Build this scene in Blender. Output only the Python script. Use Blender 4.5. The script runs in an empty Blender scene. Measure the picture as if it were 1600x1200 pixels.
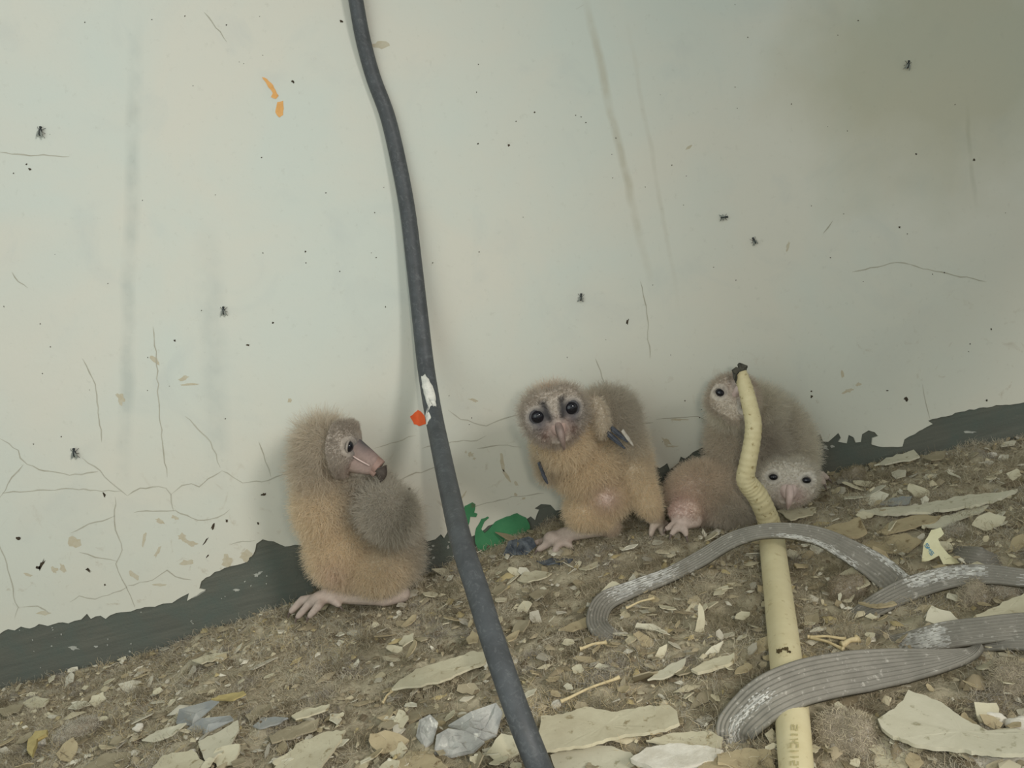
import bpy, bmesh, math, random
import numpy as np
from mathutils import Vector, Matrix

random.seed(7)
rng = np.random.default_rng(11)
SC = bpy.context.scene
COL = SC.collection
PI = math.pi

# ------------------------------------------------------------------ camera
FPX = 1256.0                      # focal length in pixels of a 1600 px wide frame
CAM_H, CAM_D = 0.2897, 0.741      # height over the ledge, distance from the wall
PITCH, ROLL = math.radians(10), math.radians(13.5)
fw = Vector((0, math.cos(PITCH), -math.sin(PITCH)))
r0 = Vector((1, 0, 0))
u0 = r0.cross(fw)
RT = r0 * math.cos(ROLL) + u0 * math.sin(ROLL) * -1.0
UP = u0 * math.cos(ROLL) + r0 * math.sin(ROLL)
# image right direction in the level frame: baseline climbs to the right in the picture
CAMP = Vector((0, -CAM_D, CAM_H))
cd = bpy.data.cameras.new('camera')
cd.sensor_width = 36.0
cd.lens = 36.0 * FPX / 1600.0
cd.clip_start = 0.01
cam = bpy.data.objects.new('camera', cd)
COL.objects.link(cam)
M = Matrix((RT, UP, -fw)).transposed().to_4x4()
M.translation = CAMP
cam.matrix_world = M
SC.camera = cam

# ------------------------------------------------------------------ light
w = bpy.data.worlds.new('world')
SC.world = w
w.use_nodes = True
bg = w.node_tree.nodes['Background']
bg.inputs['Color'].default_value = (0.82, 0.89, 0.88, 1)
bg.inputs['Strength'].default_value = 0.54

def area(name, loc, target, size, power, color):
    d = bpy.data.lights.new(name, 'AREA')
    d.shape = 'DISK'
    d.size = size
    d.energy = power
    d.color = color
    o = bpy.data.objects.new(name, d)
    COL.objects.link(o)
    o.location = loc
    o.rotation_euler = (Vector(target) - Vector(loc)).to_track_quat('-Z', 'Y').to_euler()
    return o
area('opening_daylight', (2.0, -2.6, 1.55), (-0.1, 0, 0.2), 0.8, 56, (1.0, 0.96, 0.91))
area('far_opening_daylight', (-1.6, -2.4, 1.2), (-0.2, 0, 0.25), 2.6, 20, (0.90, 1.0, 0.96))
lamp = bpy.data.lights.new('phone_light', 'SPOT')
lamp.energy = 3.0
lamp.color = (1.0, 0.92, 0.80)
lamp.spot_size = math.radians(95)
lamp.spot_blend = 1.0
lamp.shadow_soft_size = 0.012
lo = bpy.data.objects.new('phone_light', lamp)
COL.objects.link(lo)
lo.location = CAMP + RT * 0.06 + UP * 0.02
lo.rotation_euler = (fw - UP * 0.06 - RT * 0.04).to_track_quat('-Z', 'Y').to_euler()

vs = SC.view_settings
vs.view_transform = 'Standard'
vs.look = 'None'
vs.exposure = 0.08
vs.gamma = 1.0
vs.use_curve_mapping = False

# ------------------------------------------------------------------ geometry of the place
def ray(px, py):
    return fw + RT * ((px - 800.0) / FPX) + UP * ((600.0 - py) / FPX)
def scale_at(p):                  # metres per pixel at a point
    return (Vector(p) - CAMP).dot(fw) / FPX
def P(px, py, d=0.0):             # the point d metres in front of the wall
    r = ray(px, py)
    return CAMP + r * ((-d - CAMP.y) / r.y)
def Z(px, py, z=0.0):             # the point at height z
    r = ray(px, py)
    return CAMP + r * ((z - CAMP.z) / r.z)
def D(px, py, depth):             # the point at a depth along the view axis
    return CAMP + ray(px, py) * depth

_lat = rng.random((64, 64))
def vnoise(x, y, s, k=0):
    x = np.asarray(x, float) * s + 17.3 * k
    y = np.asarray(y, float) * s + 9.1 * k
    xi, yi = np.floor(x).astype(int), np.floor(y).astype(int)
    fx, fy = x - xi, y - yi
    fx, fy = fx * fx * (3 - 2 * fx), fy * fy * (3 - 2 * fy)
    g = lambda a, b: _lat[a % 64, b % 64]
    return (g(xi, yi) * (1 - fx) + g(xi + 1, yi) * fx) * (1 - fy) + (g(xi, yi + 1) * (1 - fx) + g(xi + 1, yi + 1) * fx) * fy
BUMPS = []                        # (x, y, height, radius): heaps of litter
def floor_smooth(x, y):
    x = np.asarray(x, float); y = np.asarray(y, float)
    near = np.clip((y + 0.45) / 0.45, 0, 1)
    left = 1 / (1 + np.exp((x + 0.36) / 0.045))
    z = -0.024 * left * near
    z = z + (vnoise(x, y, 9, 1) - 0.5) * 0.010
    for bx, by, bh, br in BUMPS:
        z = z + bh * np.exp(-((x - bx) ** 2 + (y - by) ** 2) / (br * br))
    return z
def floor_z(x, y):
    return floor_smooth(x, y) + (vnoise(x, y, 38, 2) - 0.5) * 0.008 + (vnoise(x, y, 110, 3) - 0.5) * 0.0045 + (vnoise(x, y, 300, 4) - 0.5) * 0.002
def F(px, py, dz=0.0):            # the point on the litter seen at a pixel
    p = Z(px, py, dz)
    for _ in range(6):
        p = Z(px, py, float(floor_smooth(p.x, p.y)) + dz)
    return p
q = P(872, 850, 0.02); BUMPS.append((q.x, q.y, 0.012, 0.05))
q = P(1330, 745, 0.03); BUMPS.append((q.x, q.y, 0.005, 0.08))
q = P(1600, 690, 0.02); BUMPS.append((q.x, q.y, -0.016, 0.13))

# ------------------------------------------------------------------ helpers
def lin(r, g, b):
    f = lambda c: (c / 255 / 12.92) if c / 255 <= 0.04045 else ((c / 255 + 0.055) / 1.055) ** 2.4
    return (f(r), f(g), f(b), 1.0)
def link(name, data, parent=None, root=None, mats=()):
    o = bpy.data.objects.new(name, data)
    COL.objects.link(o)
    for m in mats:
        o.data.materials.append(m)
    if parent is not None:
        o.parent = parent
        top = parent
        off = Vector(parent.location)
        while top.parent is not None:
            top = top.parent
            off = off + Vector(top.location)
        o.location = -off
    return o
def tag(o, label, cat, group=None, kind=None):
    if label: o['label'] = label
    if cat: o['category'] = cat
    if group: o['group'] = group
    if kind: o['kind'] = kind
    return o
def empty(name, loc, label, cat, group=None):
    o = bpy.data.objects.new(name, None)
    COL.objects.link(o)
    o.empty_display_size = 0.02
    o.location = loc
    return tag(o, label, cat, group)
def mesh_np(name, verts, faces, smooth=False):
    me = bpy.data.meshes.new(name)
    me.from_pydata([tuple(v) for v in verts], [], faces)
    me.update()
    if smooth:
        me.polygons.foreach_set('use_smooth', [True] * len(me.polygons))
    return me
def tube(pts, radii, n=12, flat=1.0, cap=True, steps=8, side=None):
    """smooth swept tube through points; returns verts, faces"""
    pts = [Vector(p) for p in pts]
    P2, R2 = [], []
    for i in range(len(pts) - 1):
        a = pts[max(i - 1, 0)]; b = pts[i]; c = pts[i + 1]; d = pts[min(i + 2, len(pts) - 1)]
        for s in range(steps):
            t = s / steps
            P2.append(0.5 * ((2 * b) + (c - a) * t + (2 * a - 5 * b + 4 * c - d) * t * t + (3 * b - a - 3 * c + d) * t ** 3))
            R2.append(radii[i] * (1 - t) + radii[i + 1] * t)
    P2.append(pts[-1]); R2.append(radii[-1])
    vs_, fs = [], []
    nrm = None
    for i, p in enumerate(P2):
        t = (P2[min(i + 1, len(P2) - 1)] - P2[max(i - 1, 0)]).normalized()
        if nrm is None:
            nrm = t.orthogonal().normalized() if side is None else (Vector(side) - t * Vector(side).dot(t)).normalized()
        else:
            nrm = (nrm - t * nrm.dot(t)).normalized()
        bn = t.cross(nrm)
        for k in range(n):
            a = 2 * PI * k / n
            vs_.append(p + nrm * (math.cos(a) * R2[i]) + bn * (math.sin(a) * R2[i] * flat))
    for i in range(len(P2) - 1):
        for k in range(n):
            fs.append((i * n + k, i * n + (k + 1) % n, (i + 1) * n + (k + 1) % n, (i + 1) * n + k))
    if cap:
        fs.append(tuple(range(n - 1, -1, -1)))
        fs.append(tuple(range((len(P2) - 1) * n, len(P2) * n)))
    return vs_, fs

# ------------------------------------------------------------------ materials
def nt(name):
    m = bpy.data.materials.new(name)
    m.use_nodes = True
    t = m.node_tree
    return m, t, t.nodes['Principled BSDF']
class N:                          # terse node building
    def __init__(s, t): s.t = t
    def new(s, kind, **kw):
        n = s.t.nodes.new(kind)
        for k, v in kw.items():
            if isinstance(k, str) and hasattr(n, k): setattr(n, k, v)
        return n
    def l(s, a, b): s.t.links.new(a, b)
    def coord(s):
        return s.new('ShaderNodeTexCoord').outputs['Object']
    def noise(s, scale, detail=4, rough=0.55, vec=None, dist=0.0):
        n = s.new('ShaderNodeTexNoise')
        n.inputs['Scale'].default_value = scale; n.inputs['Detail'].default_value = detail
        n.inputs['Roughness'].default_value = rough; n.inputs['Distortion'].default_value = dist
        s.l(vec if vec is not None else s.coord(), n.inputs['Vector'])
        return n.outputs['Fac']
    def ramp(s, fac, a, b):
        n = s.new('ShaderNodeMapRange')
        n.clamp = True
        n.inputs['From Min'].default_value = a; n.inputs['From Max'].default_value = b
        s.l(fac, n.inputs['Value'])
        return n.outputs['Result']
    def mix(s, fac, a, b, mode='MIX'):
        n = s.new('ShaderNodeMix'); n.data_type = 'RGBA'; n.blend_type = mode
        for v, i in ((fac, 0), (a, 6), (b, 7)):
            if isinstance(v, (int, float)): n.inputs[i].default_value = v
            elif isinstance(v, tuple): n.inputs[i].default_value = v
            else: s.l(v, n.inputs[i])
        return n.outputs[2]
    def math(s, op, a, b=0.0, c=0.0):
        n = s.new('ShaderNodeMath'); n.operation = op
        for v, i in ((a, 0), (b, 1), (c, 2)):
            if isinstance(v, (int, float)): n.inputs[i].default_value = v
            else: s.l(v, n.inputs[i])
        return n.outputs[0]
    def bump(s, h, strength, dist, bsdf):
        n = s.new('ShaderNodeBump')
        n.inputs['Strength'].default_value = strength; n.inputs['Distance'].default_value = dist
        s.l(h, n.inputs['Height']); s.l(n.outputs['Normal'], bsdf.inputs['Normal'])
def mottled(name, c1, c2, scale=60, rough=0.8, bump=0.3, bdist=0.002, lo_=0.35, hi_=0.65, spec=0.3, c3=None, s3=200):
    m, t, b = nt(name); n = N(t)
    f = n.noise(scale, 6, 0.65)
    c = n.mix(n.ramp(f, lo_, hi_), c1, c2)
    if c3:
        c = n.mix(n.ramp(n.noise(s3, 3, 0.6), 0.6, 0.7), c, c3)
    n.l(c, b.inputs['Base Color'])
    b.inputs['Roughness'].default_value = rough
    b.inputs['Specular IOR Level'].default_value = spec
    if bump: n.bump(f, bump, bdist, b)
    return m
def attr_mat(name, attr, rough=0.9, spec=0.15, sheen=0.0, noise_amt=0.0, nscale=300, sss=0.0):
    m, t, b = nt(name); n = N(t)
    a = n.new('ShaderNodeAttribute'); a.attribute_name = attr
    c = a.outputs['Color']
    if noise_amt:
        f = n.noise(nscale, 4, 0.6)
        c = n.mix(n.math('MULTIPLY', n.ramp(f, 0.35, 0.7), noise_amt), c, (0.03, 0.028, 0.03, 1))
        n.bump(f, 0.5, 0.0008, b)
    n.l(c, b.inputs['Base Color'])
    b.inputs['Roughness'].default_value = rough
    b.inputs['Specular IOR Level'].default_value = spec
    if sheen: b.inputs['Sheen Weight'].default_value = sheen
    return m

# painted plaster
def make_paint():
    m, t, b = nt('cream_wall_paint'); n = N(t)
    co = n.coord()
    sx = n.new('ShaderNodeSeparateXYZ'); n.l(co, sx.inputs[0])
    X, Zc = sx.outputs['X'], sx.outputs['Z']
    big = n.noise(5.5, 5, 0.55, co, 0.4)
    col = n.mix(n.ramp(big, 0.40, 0.62), lin(209, 207, 195), lin(202, 207, 198))
    mid = n.noise(13, 5, 0.6, co, 0.8)
    col = n.mix(n.math('MULTIPLY', n.ramp(mid, 0.55, 0.75), 0.35), col, lin(184, 190, 186))
    # warmer, dirtier towards the nest
    low = n.ramp(Zc, 0.26, 0.02)
    col = n.mix(n.math('MULTIPLY', low, 0.55), col, lin(204, 199, 182))
    # dried runs of damp
    wob = n.math('MULTIPLY', n.math('SUBTRACT', n.noise(14, 3, 0.5, co), 0.5), 0.012)
    def run(px0, py0, px1, py1, width, colr, amt):
        nonlocal col
        a, c = P(px0, py0), P(px1, py1)
        k = (c.x - a.x) / (c.z - a.z)
        cx = n.math('ADD', n.math('MULTIPLY', n.math('SUBTRACT', Zc, a.z), k), a.x)
        d = n.math('ABSOLUTE', n.math('SUBTRACT', n.math('ADD', X, wob), cx))
        g = n.ramp(d, width, width * 0.25)
        g = n.math('MULTIPLY', g, n.math('MULTIPLY', n.ramp(Zc, c.z - 0.02, c.z + 0.06), n.ramp(Zc, a.z + 0.02, a.z - 0.05)))
        g = n.math('MULTIPLY', g, n.ramp(n.noise(30, 3, 0.6, co), 0.25, 0.6))
        col = n.mix(n.math('MULTIPLY', g, amt), col, colr)
    run(215, 60, 195, 740, 0.009, lin(160, 168, 162), 0.42)
    run(325, 370, 345, 760, 0.016, lin(172, 178, 172), 0.40)
    run(918, 10, 1012, 430, 0.005, lin(176, 170, 150), 0.65)
    run(985, 60, 1060, 470, 0.003, lin(184, 180, 164), 0.35)
    run(1508, 180, 1522, 300, 0.003, lin(120, 122, 100), 0.6)
    # fine dirt
    fine = n.noise(160, 5, 0.7, co)
    col = n.mix(n.math('MULTIPLY', n.ramp(fine, 0.60, 0.80), 0.22), col, lin(140, 138, 122))
    sm = n.math('MULTIPLY', n.ramp(n.noise(42, 4, 0.65, co, 1.5), 0.62, 0.74), n.math('MULTIPLY', n.ramp(Zc, 0.20, 0.04), 0.45))
    col = n.mix(sm, col, lin(150, 130, 100))
    # soft shade high on the right, painted into the colour as an ochre patch
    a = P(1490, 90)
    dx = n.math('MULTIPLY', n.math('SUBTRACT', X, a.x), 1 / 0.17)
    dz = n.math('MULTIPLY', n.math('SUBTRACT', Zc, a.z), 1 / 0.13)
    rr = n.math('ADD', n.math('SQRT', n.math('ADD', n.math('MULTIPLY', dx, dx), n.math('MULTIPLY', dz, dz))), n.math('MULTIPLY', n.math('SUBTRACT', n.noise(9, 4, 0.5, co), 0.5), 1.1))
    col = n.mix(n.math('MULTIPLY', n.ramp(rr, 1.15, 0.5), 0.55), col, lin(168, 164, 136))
    n.l(col, b.inputs['Base Color'])
    b.inputs['Roughness'].default_value = 0.55
    b.inputs['Specular IOR Level'].default_value = 0.25
    h = n.math('ADD', n.noise(22, 4, 0.5, co), n.math('MULTIPLY', n.noise(300, 3, 0.6, co), 0.12))
    n.bump(h, 0.25, 0.003, b)
    return m
M_paint = make_paint()
def make_cement():
    m, t, b = nt('bare_grey_cement'); n = N(t)
    co = n.coord()
    mp = n.new('ShaderNodeMapping'); mp.inputs['Scale'].default_value = (12, 12, 190)
    mp.inputs['Rotation'].default_value = (0, 0.02, 0)
    n.l(co, mp.inputs['Vector'])
    st = n.noise(1.0, 4, 0.6, mp.outputs['Vector'], 0.3)
    c = n.mix(n.ramp(st, 0.3, 0.7), lin(90, 92, 85), lin(104, 105, 96))
    c = n.mix(n.ramp(n.noise(28, 4, 0.6, co), 0.45, 0.7), c, lin(92, 99, 92))
    c = n.mix(n.math('MULTIPLY', n.ramp(n.noise(260, 3, 0.6, co), 0.70, 0.76), 0.6), c, lin(150, 148, 138))
    n.l(c, b.inputs['Base Color'])
    b.inputs['Roughness'].default_value = 0.95
    b.inputs['Specular IOR Level'].default_value = 0.1
    n.bump(n.math('ADD', st, n.noise(400, 3, 0.6, co)), 0.4, 0.0015, b)
    return m
M_cement = make_cement()
M_green = mottled('green_gloss_paint', lin(62, 124, 84), lin(72, 134, 92), 90, 0.5, 0.2, 0.001, c3=lin(96, 96, 74), s3=70)
M_orange = mottled('orange_paint', lin(226, 92, 46), lin(234, 108, 58), 120, 0.6, 0.1)
M_ochre = mottled('ochre_paint', lin(228, 176, 112), lin(214, 158, 92), 150, 0.7, 0.1)
M_crack = mottled('crack_line', lin(184, 182, 168), lin(166, 162, 146), 40, 0.95, 0)  # tone of the hairline crack strips
M_speck = mottled('dark_fly_speck', lin(52, 46, 38), lin(74, 64, 50), 400, 0.9, 0)
M_smudge = mottled('brown_smudge', lin(192, 186, 166), lin(184, 174, 150), 200, 0.95, 0)
M_dust = mottled('pale_cement_fleck', lin(150, 152, 144), lin(176, 176, 166), 300, 0.9, 0)

M_dirt = mottled('brown_nest_dirt', lin(150, 141, 120), lin(188, 179, 154), 70, 0.98, 0.8, 0.004, 0.3, 0.7, 0.1, lin(116, 106, 88), 180)
M_fibre = attr_mat('litter_fibre', 'tint', 0.95, 0.05)
M_crumb = attr_mat('litter_crumb', 'tint', 0.9, 0.15)
M_flake = mottled('peeled_paint_cream', lin(208, 202, 176), lin(184, 175, 148), 45, 0.8, 0.35, 0.002, 0.3, 0.75, 0.25, lin(150, 138, 108), 120)
M_flake_b = mottled('peeled_paint_sage', lin(206, 201, 180), lin(192, 187, 164), 40, 0.75, 0.3, 0.002, 0.3, 0.75, 0.25, lin(158, 152, 126), 150)
M_flake_c = mottled('peeled_paint_tan', lin(184, 170, 138), lin(166, 152, 122), 60, 0.9, 0.4, 0.002, 0.3, 0.7, 0.2, lin(128, 112, 84), 130)
M_flake_d = mottled('dusty_paint_grey', lin(166, 156, 132), lin(146, 136, 112), 70, 0.95, 0.5, 0.002, 0.3, 0.7, 0.15)
M_white = mottled('white_dropping', lin(226, 222, 210), lin(200, 194, 178), 70, 0.9, 0.5, 0.002)
M_yellow = mottled('yellow_straw', lin(196, 180, 124), lin(168, 152, 104), 80, 0.85, 0.3)
M_silver = mottled('grey_crumpled_foil', lin(184, 183, 176), lin(150, 149, 144), 90, 0.5, 0.7, 0.003, c3=lin(222, 220, 210), s3=130)
M_blue = mottled('blue_grey_film', lin(140, 144, 144), lin(160, 160, 154), 60, 0.5, 0.4, 0.002)
M_dark = mottled('dark_blue_scrap', lin(52, 58, 68), lin(110, 116, 122), 110, 0.5, 0.6, 0.003)
M_bone = mottled('small_bone', lin(216, 200, 160), lin(190, 172, 132), 130, 0.7, 0.2)
M_packet = mottled('printed_packet_cream', lin(222, 218, 182), lin(206, 200, 160), 60, 0.6, 0.2, 0.001, c3=lin(140, 128, 96), s3=110)
M_ink = mottled('blue_ink', lin(60, 128, 160), lin(90, 150, 176), 300, 0.6, 0)
M_inkdark = mottled('faded_dark_print', lin(172, 162, 118), lin(184, 174, 132), 300, 0.6, 0)
M_burn = mottled('scorch_mark', lin(66, 54, 34), lin(92, 78, 48), 500, 0.7, 0)
M_pellet = mottled('grey_fur_pellet', lin(160, 150, 132), lin(130, 120, 104), 120, 0.98, 0.9, 0.004, c3=lin(170, 164, 154), s3=170)

def make_cable():
    m, t, b = nt('black_rubber_cable_sheath'); n = N(t)
    co = n.coord()
    c = n.mix(n.ramp(n.noise(60, 5, 0.7, co), 0.35, 0.75), lin(66, 69, 71), lin(82, 86, 89))
    c = n.mix(n.math('MULTIPLY', n.ramp(n.noise(210, 5, 0.75, co, 1.0), 0.52, 0.80), 0.4), c, lin(140, 143, 144))
    n.l(c, b.inputs['Base Color'])
    b.inputs['Roughness'].default_value = 0.5
    b.inputs['Specular IOR Level'].default_value = 0.35
    n.bump(n.noise(300, 4, 0.6, co), 0.15, 0.0006, b)
    return m
M_cable = make_cable()
M_plaster = mottled('white_plaster_daub', lin(232, 230, 220), lin(198, 198, 190), 150, 0.85, 0.6, 0.002)
M_pipe = mottled('cream_plastic_conduit', lin(216, 206, 168), lin(206, 194, 154), 55, 0.45, 0.1, 0.0005, 0.3, 0.7, 0.35, lin(192, 178, 136), 190)
M_pipe2 = mottled('aged_flexible_conduit', lin(206, 196, 158), lin(190, 178, 138), 90, 0.55, 0.25, 0.001, 0.3, 0.7, 0.3, lin(150, 134, 92), 240)
M_tape = mottled('black_frayed_tape', lin(54, 54, 48), lin(84, 82, 72), 200, 0.8, 0.5, 0.001)
M_strap = mottled('grey_ribbed_rubber', lin(138, 134, 124), lin(120, 117, 108), 70, 0.7, 0.25, 0.001, 0.35, 0.7, 0.3, lin(170, 166, 156), 260)
M_strapw = mottled('whitened_ribbed_rubber', lin(206, 205, 198), lin(146, 144, 138), 190, 0.75, 0.4, 0.001)

def make_down():
    m, t, b = nt('owlet_down'); n = N(t)
    a = n.new('ShaderNodeAttribute'); a.attribute_name = 'tint'
    d = n.new('ShaderNodeBsdfDiffuse'); tr = n.new('ShaderNodeBsdfTranslucent'); mx = n.new('ShaderNodeMixShader')
    n.l(a.outputs['Color'], d.inputs['Color']); n.l(a.outputs['Color'], tr.inputs['Color'])
    mx.inputs[0].default_value = 0.45
    n.l(d.outputs[0], mx.inputs[1]); n.l(tr.outputs[0], mx.inputs[2])
    n.l(mx.outputs[0], t.nodes['Material Output'].inputs['Surface'])
    return m
M_down = make_down()
M_skin = attr_mat('owlet_skin', 'tint', 0.75, 0.25, 0.0, 0.10, 260)
M_face = attr_mat('owlet_face_skin', 'tint', 0.85, 0.2, 0.0, 0.35, 420)
M_eye, _t, _b = nt('glossy_black_eye'); _b.inputs['Base Color'].default_value = (0.008, 0.008, 0.012, 1); _b.inputs['Roughness'].default_value = 0.08
M_beakd = mottled('grey_horn_beak', lin(112, 98, 92), lin(140, 122, 114), 150, 0.4, 0.1, 0.0005)
M_beakp = mottled('pale_pink_beak', lin(206, 186, 178), lin(188, 166, 160), 150, 0.4, 0.1, 0.0005)
M_beakk = mottled('black_beak_tip', lin(62, 56, 52), lin(84, 76, 70), 200, 0.4, 0.1, 0.0005)
M_claw = mottled('dark_claw', lin(92, 80, 74), lin(120, 106, 98), 300, 0.4, 0)
M_pin = mottled('dark_pin_feather', lin(48, 52, 60), lin(76, 80, 88), 300, 0.6, 0.2)
M_sheath = mottled('pale_feather_sheath', lin(186, 182, 172), lin(160, 150, 138), 200, 0.6, 0.2)
M_fly = mottled('fly_black', lin(40, 44, 44), lin(62, 66, 66), 900, 0.5, 0)
M_wing = mottled('fly_wing_film', lin(118, 122, 116), lin(140, 144, 136), 900, 0.4, 0)

# ------------------------------------------------------------------ setting: wall, paint skin, floor
def struct(o): o['kind'] = 'structure'; return o
bm = bmesh.new()
bmesh.ops.create_cube(bm, size=1.0)
for v in bm.verts:
    v.co = Vector((v.co.x * 3.0, 0.05 + v.co.y * 0.10, 0.55 + v.co.z * 1.5))
me = bpy.data.meshes.new('wall_back'); bm.to_mesh(me); bm.free()
wall = struct(link('wall_back', me, mats=[M_cement]))
wall['label'] = 'cream painted plaster wall, grey cement bared along its foot'

EDGE = [(-420, 1075), (-200, 1030), (-90, 1010), (0, 990), (14, 982), (24, 984), (34, 978), (48, 981), (62, 974), (76, 977), (92, 972), (108, 973), (128, 967), (137, 958), (143, 966),
        (158, 961), (166, 966), (182, 957), (200, 955), (235, 947), (270, 941), (284, 932), (296, 926), (293, 938), (303, 932), (322, 921), (312, 919), (315, 908), (336, 893), (360, 884), (384, 878),
        (396, 866), (401, 849), (411, 842), (428, 845), (446, 853), (470, 851), (500, 856), (560, 862), (620, 848), (652, 846), (660, 839), (668, 845), (680, 842), (689, 834), (694, 840), (700, 829), (707, 841), (715, 833),
        (735, 838), (752, 830), (775, 814), (800, 806), (822, 811), (829, 806), (836, 812), (842, 796), (835, 794), (845, 787), (860, 788), (868, 797), (885, 793), (899, 788), (925, 780), (960, 762), (1000, 742), (1015, 735), (1022, 726), (1030, 731), (1042, 723),
        (1046, 733), (1060, 722), (1063, 713), (1070, 716), (1082, 706), (1096, 699), (1109, 702), (1108, 710), (1140, 705), (1200, 700), (1255, 690), (1262, 684), (1270, 684), (1281, 678), (1285, 689), (1293, 690), (1301, 683), (1309, 676), (1313, 684), (1309, 690), (1322, 692), (1325, 679),
        (1333, 683), (1336, 691), (1344, 690), (1346, 678), (1356, 672), (1366, 675), (1371, 681), (1362, 684), (1361, 694), (1378, 698), (1402, 698), (1409, 697), (1412, 686), (1428, 678), (1446, 667), (1456, 662), (1449, 657), (1470, 651), (1500, 643), (1535, 636), (1570, 632), (1600, 628), (1700, 605), (1900, 550)]
def jag(pts, step=6, amp=1.6, closed=False):
    if amp <= 0: return list(pts)
    out = []
    n = len(pts)
    for i in range(n if closed else n - 1):
        a, b = pts[i], pts[(i + 1) % n]
        k = max(1, int(math.hypot(b[0] - a[0], b[1] - a[1]) / step))
        for s in range(k):
            t = s / k
            jx, jy = (random.uniform(-amp, amp), random.uniform(-amp, amp)) if s else (0, 0)
            out.append((a[0] + (b[0] - a[0]) * t + jx, a[1] + (b[1] - a[1]) * t + jy))
    if not closed: out.append(pts[-1])
    return out
PAINT_T = 0.0014
def plate(name, outline, y_back, y_front, parent, m):
    """a flat plate on the wall: outline as wall points, front at -y_front"""
    bm = bmesh.new()
    fv = [bm.verts.new((p.x, -y_front, p.z)) for p in outline]
    bv = [bm.verts.new((p.x, -y_back, p.z)) for p in outline]
    n = len(fv)
    edges = [bm.edges.new((fv[i], fv[(i + 1) % n])) for i in range(n)]
    bmesh.ops.triangle_fill(bm, use_beauty=True, edges=edges, normal=(0, -1, 0))
    for i in range(n):
        bm.faces.new((fv[i], bv[i], bv[(i + 1) % n], fv[(i + 1) % n]))
    bmesh.ops.recalc_face_normals(bm, faces=bm.faces)
    me = bpy.data.meshes.new(name); bm.to_mesh(me); bm.free()
    return link(name, me, parent, mats=[m])
edge_w = [P(x, y) for x, y in jag(EDGE, 7, 1.3)]
outl = edge_w + [Vector((1.45, 0, edge_w[-1].z)), Vector((1.45, 0, 1.25)), Vector((-1.45, 0, 1.25)), Vector((-1.45, 0, edge_w[0].z))]
paint = plate('paint_layer', outl, -0.0002, PAINT_T, wall, M_paint)
paint['label'] = 'cream paint skin with a torn lower edge'
# green paint left on the wall's foot, in two pieces
for pts in ([(726, 790), (738, 784), (743, 787), (741, 800), (746, 802), (744, 807), (735, 806), (732, 820), (728, 834), (718, 830), (722, 805)],
            [(762, 806), (752, 810), (744, 824), (742, 842), (750, 868), (752, 880), (766, 882), (770, 862), (776, 872), (784, 850), (790, 862), (806, 846), (826, 846), (828, 822), (822, 808), (808, 801), (792, 806), (774, 814), (757, 832), (752, 826), (757, 814), (764, 808)]):
    g = plate('green_paint_patch', [P(x, y) for x, y in jag(pts, 5, 1.0, True)], 0, 0.0023, wall, M_green)
for pts in ([(410, 121), (418, 124), (427, 133), (431, 141), (436, 150), (432, 155), (424, 152), (427, 146), (420, 137)], [(434, 160), (443, 158), (444, 170), (443, 180), (437, 184), (431, 176)]):
    plate('orange_paint_mark', [P(x, y) for x, y in jag(pts, 4, 0.8, True)], 0, PAINT_T + 0.0003, wall, M_ochre)
plate('orange_paint_blob', [P(x, y) for x, y in jag([(641, 650), (648, 644), (653, 640), (660, 645), (667, 655), (665, 662), (655, 665), (647, 662)], 3, 0.7, True)], 0, PAINT_T + 0.0006, wall, M_orange)
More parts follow.
